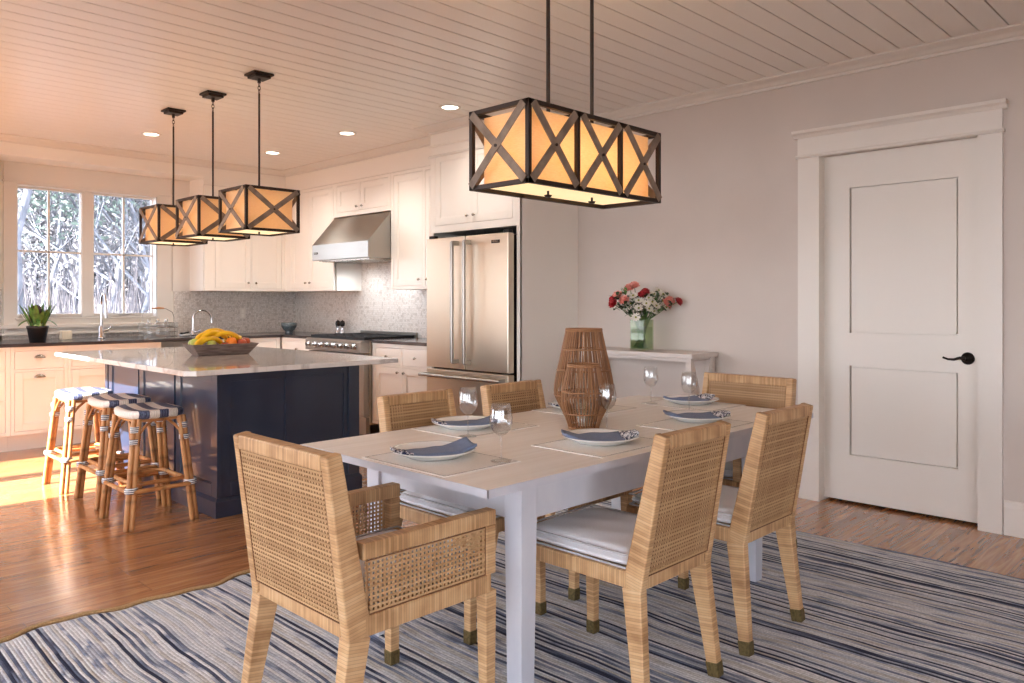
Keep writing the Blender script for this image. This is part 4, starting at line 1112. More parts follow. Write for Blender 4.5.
rt=Vector((math.sin(ang),-math.cos(ang),0)); fwv=Vector((math.cos(ang),math.sin(ang),0))
def flower(kind,px,pz,dep,label,group):
    """px along the wall-facing spread (metres to the right), pz height above vase rim, dep towards the wall"""
    root=Vector((VX,VY,cz)); 
    px*=1.5; pz=pz*1.12; head=Vector((VX,VY,cz))+rt*px+fwv*dep+Vector((0,0,h+pz))
    head.x=min(head.x,XW-.045)
    t=thing('cut_flower',label,'flower',tuple(root),group=group)
    hl=head-root; nrm=(hl-Vector((0,0,h*.7))).normalized()-fwv*.55; nrm.normalize()
    base=Vector((R.uniform(-.035,.035)-hl.x*.12,R.uniform(-.035,.035)-hl.y*.12,.02)); 
    base.x=max(-.045,min(.045,base.x)); base.y=max(-.045,min(.045,base.y))
    rim=Vector((max(-.04,min(.04,hl.x*.35)),max(-.04,min(.04,hl.y*.35)),h))
    mb=MB(); mb.tube([base,base.lerp(rim,.5),rim,rim.lerp(hl,.6)+Vector((0,0,.01)),hl],.0024,5); mb.build('stem','green',t)
    if kind=='daisy':
        mb=MB(); disc_petals(mb,hl,nrm,11,.012,.036,.0078,.18,R.random()); mb.build('petals','petal_w',t)
        mb=MB(); mb.ball(hl+nrm*.003,.0075,8,6); mb.build('flower_centre','daisy_eye',t)
    else:
        mt={'rose':'petal_r','pink':'petal_p'}[kind]; r=.038 if kind=='rose' else .044
        mb=MB(); mb.ball(hl+nrm*.004,r*.45,10,6)
        for q,(rr,cu) in enumerate(((.5,1.0),(.75,.75),(1.0,.35))): disc_petals(mb,hl-nrm*.008*q,nrm,7,.004,r*rr,r*.36,cu,q*.4)
        mb.build('petals',mt,t)
    mb=MB()
    for q in range(2): leaf(mb,rim.lerp(hl,.35+.25*q),(R.uniform(-1,1),R.uniform(-1,1),.4),.05,.011)
    mb.build('leaves','darkgreen',t)
gd='white daisies in the glass vase'
for px,pz,dp in [(-.045,.155,-.02),(-.02,.125,-.04),(.045,.115,-.05),(.06,.165,0),(.085,.155,.01),(.03,.14,-.03),(.065,.09,-.05),(.10,.12,.0),(-.02,.075,-.05),(.03,.07,-.05),(.055,.055,-.03),(.115,.08,-.02),(-.035,.015,-.06),(.085,.19,.02),(-.055,.105,-.01),(.015,.105,-.06),(-.08,.08,.0),(.10,.165,-.03)]:
    flower('daisy',px,pz,dp,'small white daisy in the glass vase bouquet',gd)
for px,pz,dp,lb in [(-.145,.105,-.02,'dark red flower at the lower left of the vase bouquet'),(-.14,.135,.01,'dark red flower behind, at the left edge of the vase bouquet'),(.0,.165,-.02,'dark red flower at the middle of the vase bouquet, beside daisies'),(.02,.185,.01,'dark red flower just above the middle of the vase bouquet'),(.185,.12,-.01,'dark red flower at the far right of the vase bouquet'),(.13,.095,.03,'dark red flower low on the right of the vase bouquet')]:
    flower('rose',px,pz,dp,lb,'red flowers in the glass vase')
for px,pz,dp,lb in [(-.06,.21,0,'pale pink flower at the top of the vase bouquet'),(-.035,.225,.02,'second pink flower at the very top of the vase bouquet'),(-.09,.13,-.03,'pink flower left of the middle in the vase bouquet'),(-.12,.16,.0,'pink flower at the upper left of the vase bouquet'),(.12,.11,-.04,'pink flower at the right of the vase bouquet, beside daisies'),(.14,.125,-.01,'pink flower near the right edge of the vase bouquet')]:
    flower('pink',px,pz,dp,lb,'pink flowers in the glass vase')
t=thing('leafy_sprig','dark green leafy sprigs filling the bouquet in the glass vase','foliage',(VX,VY,cz)); t['kind']='stuff'
mb=MB()
for i in range(170):
    a=R.uniform(-.20,.22); z=h+R.uniform(.0,.17)*(1-abs(a)*1.6)+abs(a)*.42; dp=R.uniform(-.05,.05)
    p=rt*a+fwv*dp; p=Vector((p.x,p.y,z)); leaf(mb,p,(R.uniform(-1,1),R.uniform(-1,1),R.uniform(-.2,.9)),R.uniform(.04,.065),.014)
mb.build('leaves','darkgreen',t)
mb=MB()
for i in range(5): leaf(mb,rt*(-.16+i*.012)+Vector((0,0,h+.15+.012*i)),rt*(-1+.35*i)+Vector((0,0,.2+.5*i)),.085,.012)
for i in range(3): leaf(mb,rt*(-.12)+Vector((0,0,h+.18)),rt*(-.4+.4*i)+Vector((0,0,1)),.09,.014)
for i in range(14):
    a=R.uniform(-.035,.035);b=R.uniform(-.035,.035); mb.tube([(a,b,.02),(-a*.5+R.uniform(-.02,.02),-b*.5,h*.5),(-a,-b,h+.03)],.003,5)
mb.build('long_leaves','green',t)

# ------------------------------------------------------------------ pendants
def xbar(mb,p,q,w,th,nrm,off):
    p=Vector(p);q=Vector(q);nrm=Vector(nrm); mb.bar(p+nrm*off,q+nrm*off,w,th,up=nrm)
def cage(t,hx,hy,hz,nx,ny,fw,xw,mfr='frame_metal',mx='frame_wood'):
    """box frame centred on x,y=0, z from -hz to 0; nx,ny X panels per side"""
    mb=MB(); f=fw
    for z in(-f/2,-hz+f/2):
        for y in(-hy+f/2,hy-f/2): mb.bar((-hx,y,z),(hx,y,z),f,f)
        for x in(-hx+f/2,hx-f/2): mb.bar((x,-hy,z),(x,hy,z),f,f)
    for i in range(nx+1):
        x=-hx+f/2+(2*hx-f)*i/nx
        for y in(-hy+f/2,hy-f/2): mb.bar((x,y,-hz),(x,y,0),f,f,up=(0,1,0))
    mb.build('frame',mfr,t,bevel=.0015)
    def xs(a0,a1,axis,pos,s):
        mb=MB(); e=.006
        for k in(0,1):
            z0,z1=(-hz+.014,-.014) if k==0 else(-.014,-hz+.014)
            if axis=='y': xbar(mb,(a0,pos,z0),(a1,pos,z1),xw,.0045,(0,s,0),.003+.0045*k)
            else: xbar(mb,(pos,a0,z0),(pos,a1,z1),xw,.0045,(s,0,0),.003+.0045*k)
        o=mb.build('cross_brace',mx,t,bevel=.001)
        c=((a0+a1)/2); mb=MB()
        p=Vector((c,pos,-hz/2)) if axis=='y' else Vector((pos,c,-hz/2)); nn=Vector((0,s,0)) if axis=='y' else Vector((s,0,0))
        mb.tube([p,p+nn*.014],.006,10); mb.build('rivet',mfr,o)
    for s in(-1,1):
        for i in range(nx):
            w=2*hx/nx; xs(-hx+i*w+.018,-hx+(i+1)*w-.018,'y',s*hy,s)
        xs(-hy+.018,hy-.018,'x',s*hx,s)
def point(loc,power,col,r=.03,name='lamp_light'):
    l=bpy.data.lights.new(name,'POINT'); l.energy=power; l.color=col; l.shadow_soft_size=r
    o=bpy.data.objects.new(name,l); COL.objects.link(o); o.location=loc; return o
WARM=(1,.82,.58)
def pendant_small():
    t=thing('pendant_light','','pendant lamp')
    cage(t,.188,.188,.28,1,1,.017,.032)
    mb=MB(); e=.152; z0,z1=-.270,-.012; th=.002
    for s in(-1,1): mb.box(-e,e,s*e-th/2,s*e+th/2,z0,z1); mb.box(s*e-th/2,s*e+th/2,-e,e,z0,z1)
    mb.build('lamp_shade','shade',t)
    mb=MB(); mb.box(-e,e,-e,e,-.272,-.269); mb.build('diffuser','diffuser',t)
    mb=MB(); mb.tube([(0,0,-.272),(0,0,-.288)],.006,10); mb.tube([(-0,0,-.288),(0,0,-.295)],.016,12); mb.build('finial','frame_metal',t)
    mb=MB(); mb.tube([(0,0,-.05),(0,0,.63)],.0065,10); mb.box(-.17,.17,-.006,.006,-.016,-.006);mb.box(-.006,.006,-.17,.17,-.016,-.006)
    mb.build('rod','frame_metal',t)
    mb=MB()
    for k in range(3): 
        c=.645+.022*k; ax=k%2
        mb.tube([((.009*math.cos(2*PI*j/12)) if ax else 0,0 if ax else .009*math.cos(2*PI*j/12),c+.015*math.sin(2*PI*j/12)) for j in range(12)],.0022,6,closed=True)
    mb.build('chain','frame_metal',t)
    mb=MB(); mb.box(-.07,.07,-.07,.07,.745,CE-2.01-.001); mb.box(-.055,.055,-.055,.055,.728,.746); mb.tube([(0,0,.70),(0,0,.73)],.011,10); mb.build('canopy','frame_metal',t,bevel=.003)
    mb=MB(); mb.ball((0,0,-.11),.028,12,8); mb.build('bulb','bulb',t)
    return t
ps=pendant_small(); gp='box pendants above the island'
for i,(y,lb) in enumerate([(4.75,'box pendant lamp over the island, nearest and largest of the three'),(5.43,'box pendant lamp over the island, middle of the three'),(6.12,'box pendant lamp over the island, farthest, in front of the window')]):
    o=ps if i==0 else copytree(ps); place(o,(2.475,y,2.01)); o['label']=lb; o['group']=gp
    point((2.475,y,1.90),1.2,WARM)
t=thing('linear_pendant_light','long rectangular caged pendant with linen shade over the dining table','pendant lamp',(2.48,2.097,2.022))
cage(t,.425,.16,.308,3,1,.018,.033)
mb=MB(); ex,ey=.375,.125; z0,z1=-.292,-.022; th=.002
for s in(-1,1): mb.box(-ex,ex,s*ey-th/2,s*ey+th/2,z0,z1); mb.box(s*ex-th/2,s*ex+th/2,-ey,ey,z0,z1)
mb.build('lamp_shade','shade',t)
mb=MB(); mb.box(-ex,ex,-ey,ey,-.295,-.292); mb.build('diffuser','diffuser',t)
for x in(-.14,.14):
    mb=MB(); mb.tube([(x,0,-.295),(x,0,-.312)],.005,10); mb.tube([(x,0,-.312),(x,0,-.32)],[.017,.012],12); mb.build('finial','frame_metal',t)
    mb=MB(); mb.tube([(x,0,-.08),(x,0,CE-2.022-.03)],.008,10); mb.box(x-.008,x+.008,-.155,.155,-.02,-.008); mb.build('rod','frame_metal',t)
    mb=MB(); mb.ball((x,0,-.13),.03,12,8); mb.build('bulb','bulb',t)
mb=MB(); mb.box(-.22,.22,-.06,.06,CE-2.022-.03,CE-2.022-.001); mb.build('canopy','frame_metal',t,bevel=.003)
for x in(-.25,-.08,.08,.25): point((2.48+x,2.097,1.885),.24,WARM)

# recessed lights
SE=[8,20,20,18]
spots=[((3.917,4.517),'round recessed ceiling light nearest the refrigerator cabinet'),((3.883,5.859),'round recessed ceiling light in front of the range hood'),((3.869,7.153),'round recessed ceiling light nearest the far kitchen corner'),((2.69,7.13),'round recessed ceiling light in front of the kitchen window')]
t0=None
for i,((x,y),lb) in enumerate(spots):
    if t0 is None:
        t0=thing('recessed_light',lb,'ceiling light')
        mb=MB(); mb.lathe([(.085,0),(.085,-.004),(.062,-.006),(.060,0)],32); mb.build('trim_ring','trim',t0)
        mb=MB(); mb.lathe([(.001,-.003),(.0605,-.003)],32); mb.build('lens','lightdisc',t0); o=t0
    else: o=copytree(t0)
    place(o,(x,y,CE-.0005)); o['label']=lb; o['group']='recessed ceiling lights'
    l=bpy.data.lights.new('downlight','SPOT'); l.energy=SE[i]; l.color=(1,.95,.88); l.spot_size=math.radians(150); l.spot_blend=1; l.shadow_soft_size=.08
    q=bpy.data.objects.new('downlight',l); COL.objects.link(q); q.location=(x,y,CE-.02)
# hood lamps
for y in(6.35,6.85):
    l=bpy.data.lights.new('hood_lamp','SPOT'); l.energy=3.; l.color=(.9,.95,1); l.spot_size=math.radians(165); l.spot_blend=1; l.shadow_soft_size=.03
    q=bpy.data.objects.new('hood_lamp',l); COL.objects.link(q); q.location=(4.62,y,1.67); q.rotation_euler=(0,-.1,0)

# ------------------------------------------------------------------ bar stools
def stool():
    t=thing('bar_stool','','stool'); SZ=.655
    hx,hy=.165,.205
    def se(r,q,e=.62):
        c,s=math.cos(q),math.sin(q); return (hx*r*math.copysign(abs(c)**e,c),hy*r*math.copysign(abs(s)**e,s))
    mb=MB(); prof=[(.001,-.045),(.9,-.045),(.98,-.036),(1.0,-.02),(.985,-.006),(.93,.0),(.6,-.004),(.3,-.007),(.001,-.008)]
    n=40; vs=[];fs=[];uv=[]
    for r,z in prof:
        for k in range(n):
            x,y=se(r,2*PI*k/n); vs.append((x,y,SZ+z+.010*(y/hy)**2*(1 if z>-.03 else .3)))
    for i in range(len(prof)-1):
        for k in range(n):
            f=(i*n+k,i*n+(k+1)%n,(i+1)*n+(k+1)%n,(i+1)*n+k); fs.append(f); uv.append([(vs[q][0]+.016+.053,vs[q][1]) for q in f])
    mb.add(vs,fs,uv,True); mb.build('seat','stripes',t)
    def at(sx,sy,z):
        k=1-z/.62; return Vector((sx*(.125+.06*k),sy*(.155+.047*k),z))
    for sx in(-1,1):
        for sy in(-1,1):
            mb=MB()
            for o in(-.0135,.0135):
                a=at(sx,sy,0)+Vector((o*1.0,-o*sy*sx*.3,0)); b=at(sx,sy,.615)+Vector((o*.9,-o*sy*sx*.3,0)); mb.tube([a,a.lerp(b,.5),b],.0145,10)
            lg=mb.build('leg','pole',t)
            for z0,z1 in((.54,.575),(.475,.505)):
                mb=MB()
                a=at(sx,sy,z0);b=at(sx,sy,z1); 
                vsx=[]
                mb.lathe([(.015,0),(.0165,.002),(.0165,z1-z0-.002),(.015,z1-z0)],14,(a.x,a.y,z0),True,1.9,1.05,True); mb.build('binding','bind',lg)
            mb=MB()
            mb.lathe([(.018,0),(.021,.01),(.021,.024),(.018,.034)],12,tuple(at(sx,sy,.205)),True,1.8,1.4,True)
            mb.build('binding','bind',lg)
            # curved braces to the seat rim
            mb=MB(); p=at(sx,sy,.45)
            mb.tube([p,p+Vector((-sx*.012,0,.06)),Vector((sx*.085,p.y*.96,.565)),Vector((sx*.035,sy*.165,.608))],.008,8)
            mb.tube([p,p+Vector((0,-sy*.012,.06)),Vector((p.x*.96,sy*.11,.565)),Vector((sx*.135,sy*.05,.608))],.008,8)
            mb.build('brace','pole',t)
    # footrest loops
    for z,g in((.215,.022),(.245,-.018)):
        pts=[]; a=at(1,1,z); X=a.x+g; Y=a.y+g; rr=.05
        for (cx,cy,q0) in((X-rr,Y-rr,0),(-X+rr,Y-rr,PI/2),(-X+rr,-Y+rr,PI),(X-rr,-Y+rr,1.5*PI)):
            for k in range(6): q=q0+PI/2*k/5; pts.append((cx+rr*math.cos(q),cy+rr*math.sin(q),z))
        if g>0 or True:
            mb=MB(); mb.tube(pts,.0125,10,closed=True); mb.build('footrest','pole',t)
    mb=MB(); mb.tube([((.135)*math.copysign(abs(math.cos(2*PI*k/28))**.6,math.cos(2*PI*k/28)),(.17)*math.copysign(abs(math.sin(2*PI*k/28))**.6,math.sin(2*PI*k/28)),.605) for k in range(28)],.011,8,closed=True); mb.build('seat_ring','pole',t)
    return t
st_=stool(); 
for i,(x,y,rz,lb) in enumerate([(1.787,4.775,.0,'rattan bar stool with navy striped seat, nearest the camera'),(1.835,5.40,.0,'rattan bar stool with navy striped seat, middle of the three'),(1.80,5.985,-.0,'rattan bar stool standing in the sun patch, farthest of the three')]):
    o=st_ if i==0 else copytree(st_); place(o,(x,y,0),rz); o['label']=lb; o['group']='striped bar stools at the island'

# ------------------------------------------------------------------ fruit tray
TX,TY,TR=2.49,5.34,math.radians(-6)
t=thing('dough_bowl','weathered rectangular wooden dough bowl holding fruit on the island','bowl',(TX,TY,.9102),TR)
def ring4(a,b,z): return [(-a,-b,z),(a,-b,z),(a,b,z),(-a,b,z)]
mb=MB(); vs=ring4(.175,.075,0)+ring4(.232,.128,.078)+ring4(.220,.117,.078)+ring4(.168,.068,.012)
fs=[(3,2,1,0),(12,13,14,15)]
for a in(0,4,8):
    for k in range(4): fs.append((a+k,a+(k+1)%4,a+4+(k+1)%4,a+4+k))
mb.add(vs,fs); mb.build('tray_body','tray',t,bevel=.006,seg=3)
cT,sT=math.cos(TR),math.sin(TR)
def tl(x,y,z): x*=.86; y*=.8; return (TX+cT*x-sT*y,TY+sT*x+cT*y,.9102+z)
def banana(p,rz,tilt,label):
    t=thing('banana',label,'banana',tl(*p),TR+rz,group='bananas in the dough bowl')
    n=14; pts=[];rs=[]
    for i in range(n+1):
        a=-1.05+2.1*i/n; q=Vector((.095*math.sin(a)/ .87,0,-.095*(1-math.cos(a))+.03)); q=Vector((q.x,q.z*math.sin(tilt)*-1,q.z*math.cos(tilt)))
        pts.append(q); e=i/n; rs.append(.0035 if e in(0,1) else .0175*min(1,(.35+min(e,1-e)*6)))
    mb=MB(); mb.tube(pts,rs,9); mb.build('peel','banana',t)
    mb=MB(); mb.tube([pts[-1],pts[-1]+(pts[-1]-pts[-2])*.9],.005,7); mb.tube([pts[0],pts[0]+(pts[0]-pts[1])*.3],.004,7); mb.build('stem_tip','banana_tip',t)
for k,(p,rz,ti,lb) in enumerate([((-.10,-.06,.085),.25,.2,'banana along the front left rim of the dough bowl'),((-.06,-.02,.125),.2,0,'banana on top at the middle of the bowl'),((-.04,.02,.14),.1,-.2,'topmost banana of the bunch'),((-.11,.01,.115),.4,0,'banana at the upper left of the bunch'),((.03,-.03,.12),-.1,.1,'banana right of the bunch above the orange'),((-.14,-.04,.085),.6,.3,'banana at the left end of the bowl')]):
    banana(p,rz,ti,lb)
def fruit(name,p,r,mat,label,cat,sx=1,sz=.92):
    t=thing(name,label,cat,tl(*p)); mb=MB()
    prof=[(max(1e-4,r*math.sin(PI*i/10)),-r*sz*math.cos(PI*i/10)*(1-.12*(math.sin(PI*i/10)<.35))) for i in range(11)]
    mb.lathe(prof,16,(0,0,0),True,sx,1); mb.build('flesh',mat,t)
    mb=MB(); mb.tube([(0,0,r*sz*.8),(.003,0,r*sz+.008)],.0018,5); mb.build('stem','stem',t)
fruit('orange',(.07,-.055,.085),.039,'orange','round bright orange at the front of the dough bowl','orange',1,1)
fruit('apple',(-.10,-.085,.078),.032,'apple_g','green apple at the front left rim of the dough bowl','apple')
fruit('apple',(-.205,-.02,.088),.036,'apple_g','green apple at the left end of the dough bowl','apple')
fruit('apple',(-.20,.06,.078),.036,'apple_g','green apple behind, at the back left of the dough bowl','apple')
fruit('apple',(.20,-.02,.085),.034,'apple_r','red apple at the right end of the dough bowl','apple')
fruit('apple',(.21,.055,.085),.034,'apple_r','red apple at the back right of the dough bowl','apple')
fruit('apple',(.005,-.09,.060),.032,'apple_r','red apple between the bananas and the orange','apple')
fruit('lemon',(.13,.0,.105),.034,'lemon','yellow lemon right of the orange in the bowl','lemon',1.3)
fruit('lemon',(.10,.07,.10),.034,'lemon','yellow lemon at the back of the dough bowl','lemon',1.3)
fruit('peach',(.15,-.07,.08),.034,'apple_r','small reddish peach at the right front of the dough bowl','peach')

# ------------------------------------------------------------------ counter items
t=thing('potted_plant','leafy potted hyacinth with dark bloom in a black pot by the window','plant',(1.97,7.80,CT))
mb=MB(); mb.lathe([(.001,0),(.062,0),(.082,.125),(.086,.125),(.086,.145),(.076,.145),(.074,.125),(.001,.12)],28); mb.build('pot','pot',t)
mb=MB()
for k in range(22):
    q=2*PI*k/22*1.7; rr=R.uniform(.01,.055); tilt=R.uniform(.1,.5); leaf(mb,(rr*math.cos(q),rr*math.sin(q),.12),(math.cos(q)*tilt,math.sin(q)*tilt,1),R.uniform(.17,.30),R.uniform(.018,.027),R.uniform(.0,.3))
for k in range(6):
    q=k*1.05+.3; leaf(mb,(.03*math.cos(q),.03*math.sin(q),.18),(math.cos(q),math.sin(q),.5),.16,.02,.7)
mb.build('leaves','green',t)
mb=MB()
for k in range(9):
    q=2*PI*k/9; mb.ball((.045*math.cos(q)*R.uniform(.3,1),.045*math.sin(q),.14),.022,8,6,1,1,1.4)
mb.build('bulbs','palegreen',t)
mb=MB(); mb.ball((.0,0,.285),.034,10,8,1,1,1.3)
for k in range(10): q=k*2.4; mb.ball((.026*math.cos(q),.026*math.sin(q),.255+.006*k),.013,6,5)
mb.tube([(0,0,.12),(0,0,.27)],.006,6); mb.build('bloom','plum',t)

def faucet_spring(loc):
    t=thing('kitchen_faucet','tall chrome pull-down faucet in front of the window mullion','faucet',loc)
    mb=MB(); mb.lathe([(.001,0),(.035,0),(.035,.01),(.024,.02),(.022,.11),(.014,.12)],20); mb.tube([(0,0,.1),(0,0,.33)],.014,12)
    mb.tube([(0,0,.33),(0,-.01,.40),(0,-.05,.44),(0,-.10,.43),(0,-.125,.37),(0,-.13,.30)],.011,12); mb.build('spout','chrome',t)
    mb=MB(); mb.tube([(0,-.13,.315),(0,-.132,.20)],[.014,.018],12); mb.build('spray_head','chrome',t)
    mb=MB(); mb.tube([(.015,0,.075),(.06,0,.08),(.085,0,.10),(.095,0,.12)],[.014,.012,.009,.008],10); mb.build('handle','chrome',t)
    return t
faucet_spring((2.625,8.22,CT))
t=thing('gooseneck_faucet','chrome gooseneck faucet behind the fruit bowl','faucet',(3.50,8.15,CT))
mb=MB(); mb.lathe([(.001,0),(.03,0),(.028,.02),(.018,.035),(.016,.07)],18); pts=[(0,0,.06),(0,0,.17)]
for k in range(11): q=PI*k/10; pts.append((.10-.10*math.cos(q),-.0,.17+.10*math.sin(q)))
pts.append((.20,0,.13)); mb.tube(pts,.0105,12); mb.build('spout','chrome',t)
mb=MB(); mb.tube([(.015,-.01,.04),(.04,-.04,.045),(.05,-.07,.06)],[.01,.008,.006],8); mb.build('handle','chrome',t)
t=thing('wire_caddy','wire basket with wooden grip holding dish bottles beside the faucet','basket',(3.16,8.20,CT),0)
mb=MB(); a,b,hh=.16,.09,.14
for z in(.004,.05,.095,hh): mb.tube([(-a,-b,z),(a,-b,z),(a,b,z),(-a,b,z)],.0028,6,closed=True)
for k in range(13):
    x=-a+2*a*k/12
    for y in(-b,b): mb.tube([(x,y,.004),(x,y,hh)],.002,5)
    mb.tube([(x,-b,.004),(x,b,.004)],.002,5)
for k in range(1,7):
    y=-b+2*b*k/7
    for x in(-a,a): mb.tube([(x,y,.004),(x,y,hh)],.002,5)
mb.build('wire_frame','nickel',t)
mb=MB(); mb.tube([(-a,0,hh),(-a,0,.2),(-a*.9,0,.25),(-a*.5,0,.285),(-.05,0,.29),(.05,0,.29),(a*.5,0,.285),(a*.9,0,.25),(a,0,.2),(a,0,hh)],.003,6); mb.build('bail','nickel',t)
mb=MB(); mb.tube([(-.06,0,.29),(0,0,.293),(.06,0,.29)],[.008,.011,.008],10); mb.build('grip','pole',t)
for k,(x,lb) in enumerate(((-.09,'left glass bottle in the wire caddy'),(.0,'middle glass jar in the wire caddy'),(.085,'right glass bottle in the wire caddy'))):
    t=thing('glass_bottle',lb,'bottle',(3.16+x,8.20,CT+.007),group='glass bottles in the wire caddy'); mb=MB(); mb.lathe([(.001,0),(.034,0),(.036,.01),(.036,.11),(.02,.135),(.014,.16),(.012,.16),(.012,.13),(.001,.008)],18); mb.build('bottle_body','glass',t)
    mb=MB(); mb.lathe([(.015,.158),(.015,.175),(.001,.176)],12); mb.build('cap','nickel',t)
t=thing('tea_light_box','small cream ceramic block on the counter right of the plant','block',(2.30,8.18,CT)); mb=MB(); mb.box(-.045,.045,-.04,.04,0,.085); mb.build('block_body','cup',t,bevel=.008)
t=thing('serving_bowl','footed dark blue patterned bowl in the far counter corner','bowl',(4.52,7.98,CT)); mb=MB(); mb.lathe([(.001,0),(.045,0),(.047,.008),(.038,.02),(.06,.04),(.083,.075),(.088,.12),(.084,.12),(.078,.078),(.05,.045),(.001,.035)],28); mb.build('bowl_body','bowl',t)
for k,(y,lb) in enumerate(((7.42,'left steel pepper mill beside the range'),(7.33,'right steel pepper mill beside the range'))):
    t=thing('pepper_mill',lb,'mill',(4.80,y,CT),group='pepper mills beside the range'); mb=MB()
    mb.lathe([(.001,0),(.028,0),(.029,.02),(.020,.04),(.018,.07),(.022,.09)],18); mb.build('mill_base','glass' if 0 else 'chrome',t)
    mb=MB(); mb.lathe([(.022,.09),(.026,.10),(.028,.125),(.022,.145),(.006,.15),(.006,.156),(.001,.16)],18); mb.build('mill_top','blackmetal',t)
# wall outlet
t=thing('wall_outlet','pale electrical outlet plate on the tiled wall right of the gooseneck faucet','outlet',(4.22,YW-.009,1.15),world=True)
mb=MB(); mb.box(4.185,4.255,YW-.013,YW-.0082,1.09,1.21); mb.build('cover_plate','trim',t,bevel=.002)
mb=MB(); mb.box(4.205,4.235,YW-.0145,YW-.0128,1.105,1.145); mb.box(4.205,4.235,YW-.0145,YW-.0128,1.155,1.195); mb.build('socket','cab',t)
t=thing('soap_dish','small white dish with a brush beside the wire caddy','dish',(3.40,8.12,CT)); mb=MB(); mb.lathe([(.001,0),(.04,0),(.06,.02),(.057,.02),(.038,.006),(.001,.006)],20); mb.build('dish_body','white_china',t)
mb=MB(); mb.tube([(-.03,0,.025),(.05,.01,.04)],.007,8); mb.ball((-.035,0,.024),.02,10,6,1,1,.7); mb.build('brush','blackmetal',t)

# ------------------------------------------------------------------ outdoors
mb=MB(); mb.box(-40,60,8.95,70,-.9,-.8); mb.box(-40,-2.25,-30,8.95,-.9,-.8); struct('ground_outside',mb,'lawn')
def tree(x,y,Ht,rad,seed,label,fol,grp):
    rr=random.Random(seed); t=thing('bare_tree' if not fol else 'evergreen_tree',label,'tree',(x,y,-.8),group=grp)
    mb=MB(); tips=[]
    def grow(p,d,ln,r,lv):
        pts=[p]; rs=[r]; q=Vector(p); dd=Vector(d)
        n=5 if lv<2 else 3
        for i in range(n):
            dd=(dd+Vector((rr.uniform(-.22,.22),rr.uniform(-.22,.22),rr.uniform(-.05,.12)))).normalized(); q=q+dd*ln/n; pts.append(q.copy()); rs.append(r*(1-.55*(i+1)/n))
            if lv<4 and (lv>0 or i>=1):
                for b in range(2 if lv<3 else 2):
                    nd=(dd*.6+Vector((rr.uniform(-1,1),rr.uniform(-1,1),rr.uniform(-.15,.6)))).normalized(); grow(q,nd,ln*rr.uniform(.42,.62),rs[-1]*.55,lv+1)
        mb.tube(pts,rs,5 if lv<2 else 3,caps=False); tips.append(q)
    grow(Vector((0,0,0)),(rr.uniform(-.08,.08),rr.uniform(-.08,.08),1),Ht,rad,0)
    mb.build('trunk','bark',t)
    if fol:
        mb=MB()
        for tp in tips:
            for k in range(fol):
                c=tp+Vector((rr.gauss(0,.3),rr.gauss(0,.3),rr.gauss(0,.25))); a=rr.uniform(0,PI); s=rr.uniform(.025,.055)
                u=Vector((math.cos(a),math.sin(a),rr.uniform(-.4,.4)))*s; w=Vector((rr.uniform(-.3,.3),rr.uniform(-.3,.3),1))*s*.6
                mb.add([c-u-w,c+u-w*.4,c+u*.6+w,c-u*.7+w],[(0,1,2,3)])
        mb.build('foliage','leafout' if seed%2 else 'leafout2',t)
rt_=random.Random(5)
gt='trees outside the kitchen window'
for i in range(36):
    y=11.5+i*1.1+rt_.uniform(-.4,.4); f=.225+.17*((i*0.618)%1.0)
    x=y*f+rt_.uniform(-.1,.1)
    tree(x,y,rt_.uniform(5.5,8),.055+.02*rt_.random()+(.03 if y>20 else 0),100+i,'slender winter tree in the woods outside the kitchen window' if i%3 else 'small-leaved evergreen tree in the woods outside the kitchen window',0 if i%3 else 5,'bare trees outside the kitchen window' if i%3 else 'evergreen trees outside the kitchen window')

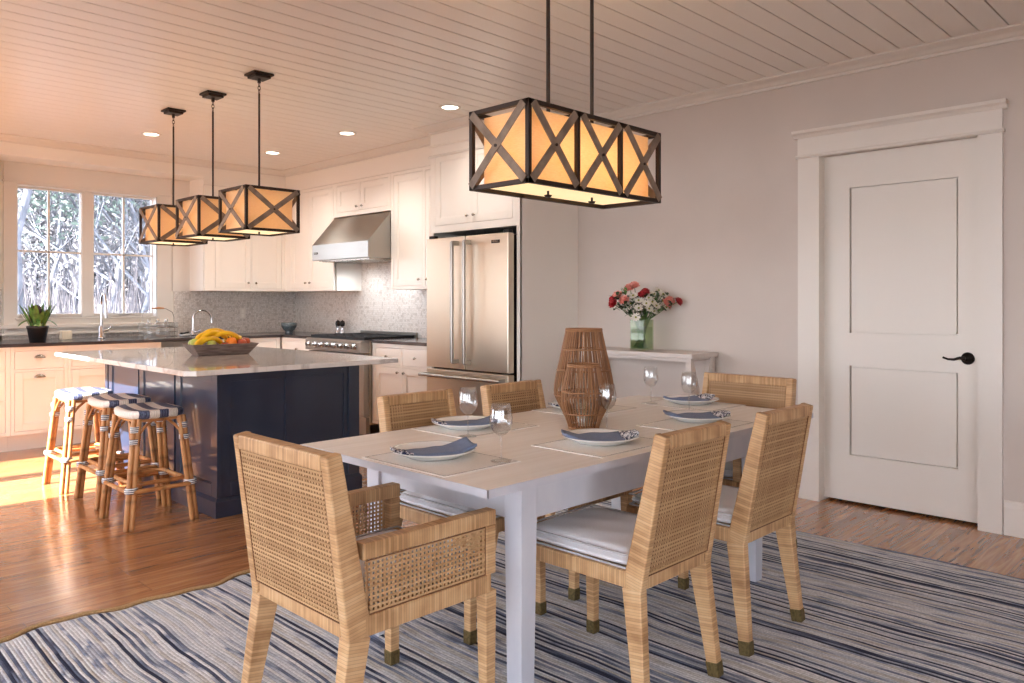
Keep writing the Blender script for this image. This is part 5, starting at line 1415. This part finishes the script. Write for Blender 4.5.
mb=MB(); rb=random.Random(11)
for i in range(1500):
    y=rb.uniform(11,34); x=y*rb.uniform(.2,.42); p=Vector((x,y,-.8)); hh=rb.uniform(.8,3.0)
    q=p+Vector((rb.uniform(-.5,.5),rb.uniform(-.5,.5),hh)); mb.tube([p,p.lerp(q,.5)+Vector((rb.uniform(-.15,.15),rb.uniform(-.15,.15),0)),q],[.012+.0006*y,.008+.0004*y,.003],3,caps=False)
tag(mb.build('underbrush','brush'),'tangled pale winter brush on the ground outside the kitchen window','brush',kind='stuff')
mb=MB()
for i in range(650):
    y=rb.uniform(38,66); x=y*rb.uniform(.17,.45); p=Vector((x,y,-.8)); hh=rb.uniform(7,14); w_=rb.uniform(.05,.14)
    q=p+Vector((rb.uniform(-1,1),0,hh)); mb.tube([p,p.lerp(q,.5)+Vector((rb.uniform(-.3,.3),0,0)),q],[w_,w_*.7,.03],3,caps=False)
    for b in range(7):
        c=p.lerp(q,rb.uniform(.2,.95)); mb.tube([c,c+Vector((rb.uniform(-2.2,2.2),rb.uniform(-1,1),rb.uniform(.2,1.8)))],[w_*.45,.012],3,caps=False)
tag(mb.build('distant_woods','bark'),'dense distant winter woods seen through the kitchen window','woods',kind='stuff')
# ------------------------------------------------------------------ light
w=bpy.data.worlds.new('world'); sc.world=w; w.use_nodes=True; nt=w.node_tree; bg=nt.nodes['Background']
tc=N(nt,'ShaderNodeTexCoord'); sp=N(nt,'ShaderNodeSeparateXYZ'); L(nt,tc.outputs['Generated'],sp.inputs[0])
cr=N(nt,'ShaderNodeValToRGB'); e=cr.color_ramp.elements
e[0].position=.42; e[0].color=(.50,.45,.40,1); e[1].position=.75; e[1].color=(.72,.86,1.1,1); q=e.new(.5); q.color=(.95,.98,1.04,1)
mr=N(nt,'ShaderNodeMapRange'); mr.inputs[1].default_value=-1; mr.inputs[2].default_value=1; L(nt,sp.outputs['Z'],mr.inputs[0]); L(nt,mr.outputs[0],cr.inputs['Fac'])
L(nt,cr.outputs['Color'],bg.inputs['Color']); bg.inputs['Strength'].default_value=2.5
s=bpy.data.lights.new('sun','SUN'); s.energy=15; s.angle=.009; s.color=(1,.98,.95)
so=bpy.data.objects.new('sun',s); COL.objects.link(so)
d=Vector((1,-.01,-.62)).normalized(); so.rotation_euler=d.to_track_quat('-Z','Y').to_euler(); so.location=(-5,6,5)

sc.view_settings.view_transform='Standard'; sc.view_settings.look='None'; sc.view_settings.gamma=1; sc.view_settings.use_curve_mapping=False
sc.view_settings.exposure=1.78
cy=sc.cycles; cy.use_denoising=True; cy.max_bounces=10; cy.diffuse_bounces=5; cy.glossy_bounces=4; cy.transmission_bounces=6; cy.transparent_max_bounces=24
cy.sample_clamp_indirect=6; cy.caustics_reflective=False; cy.caustics_refractive=False
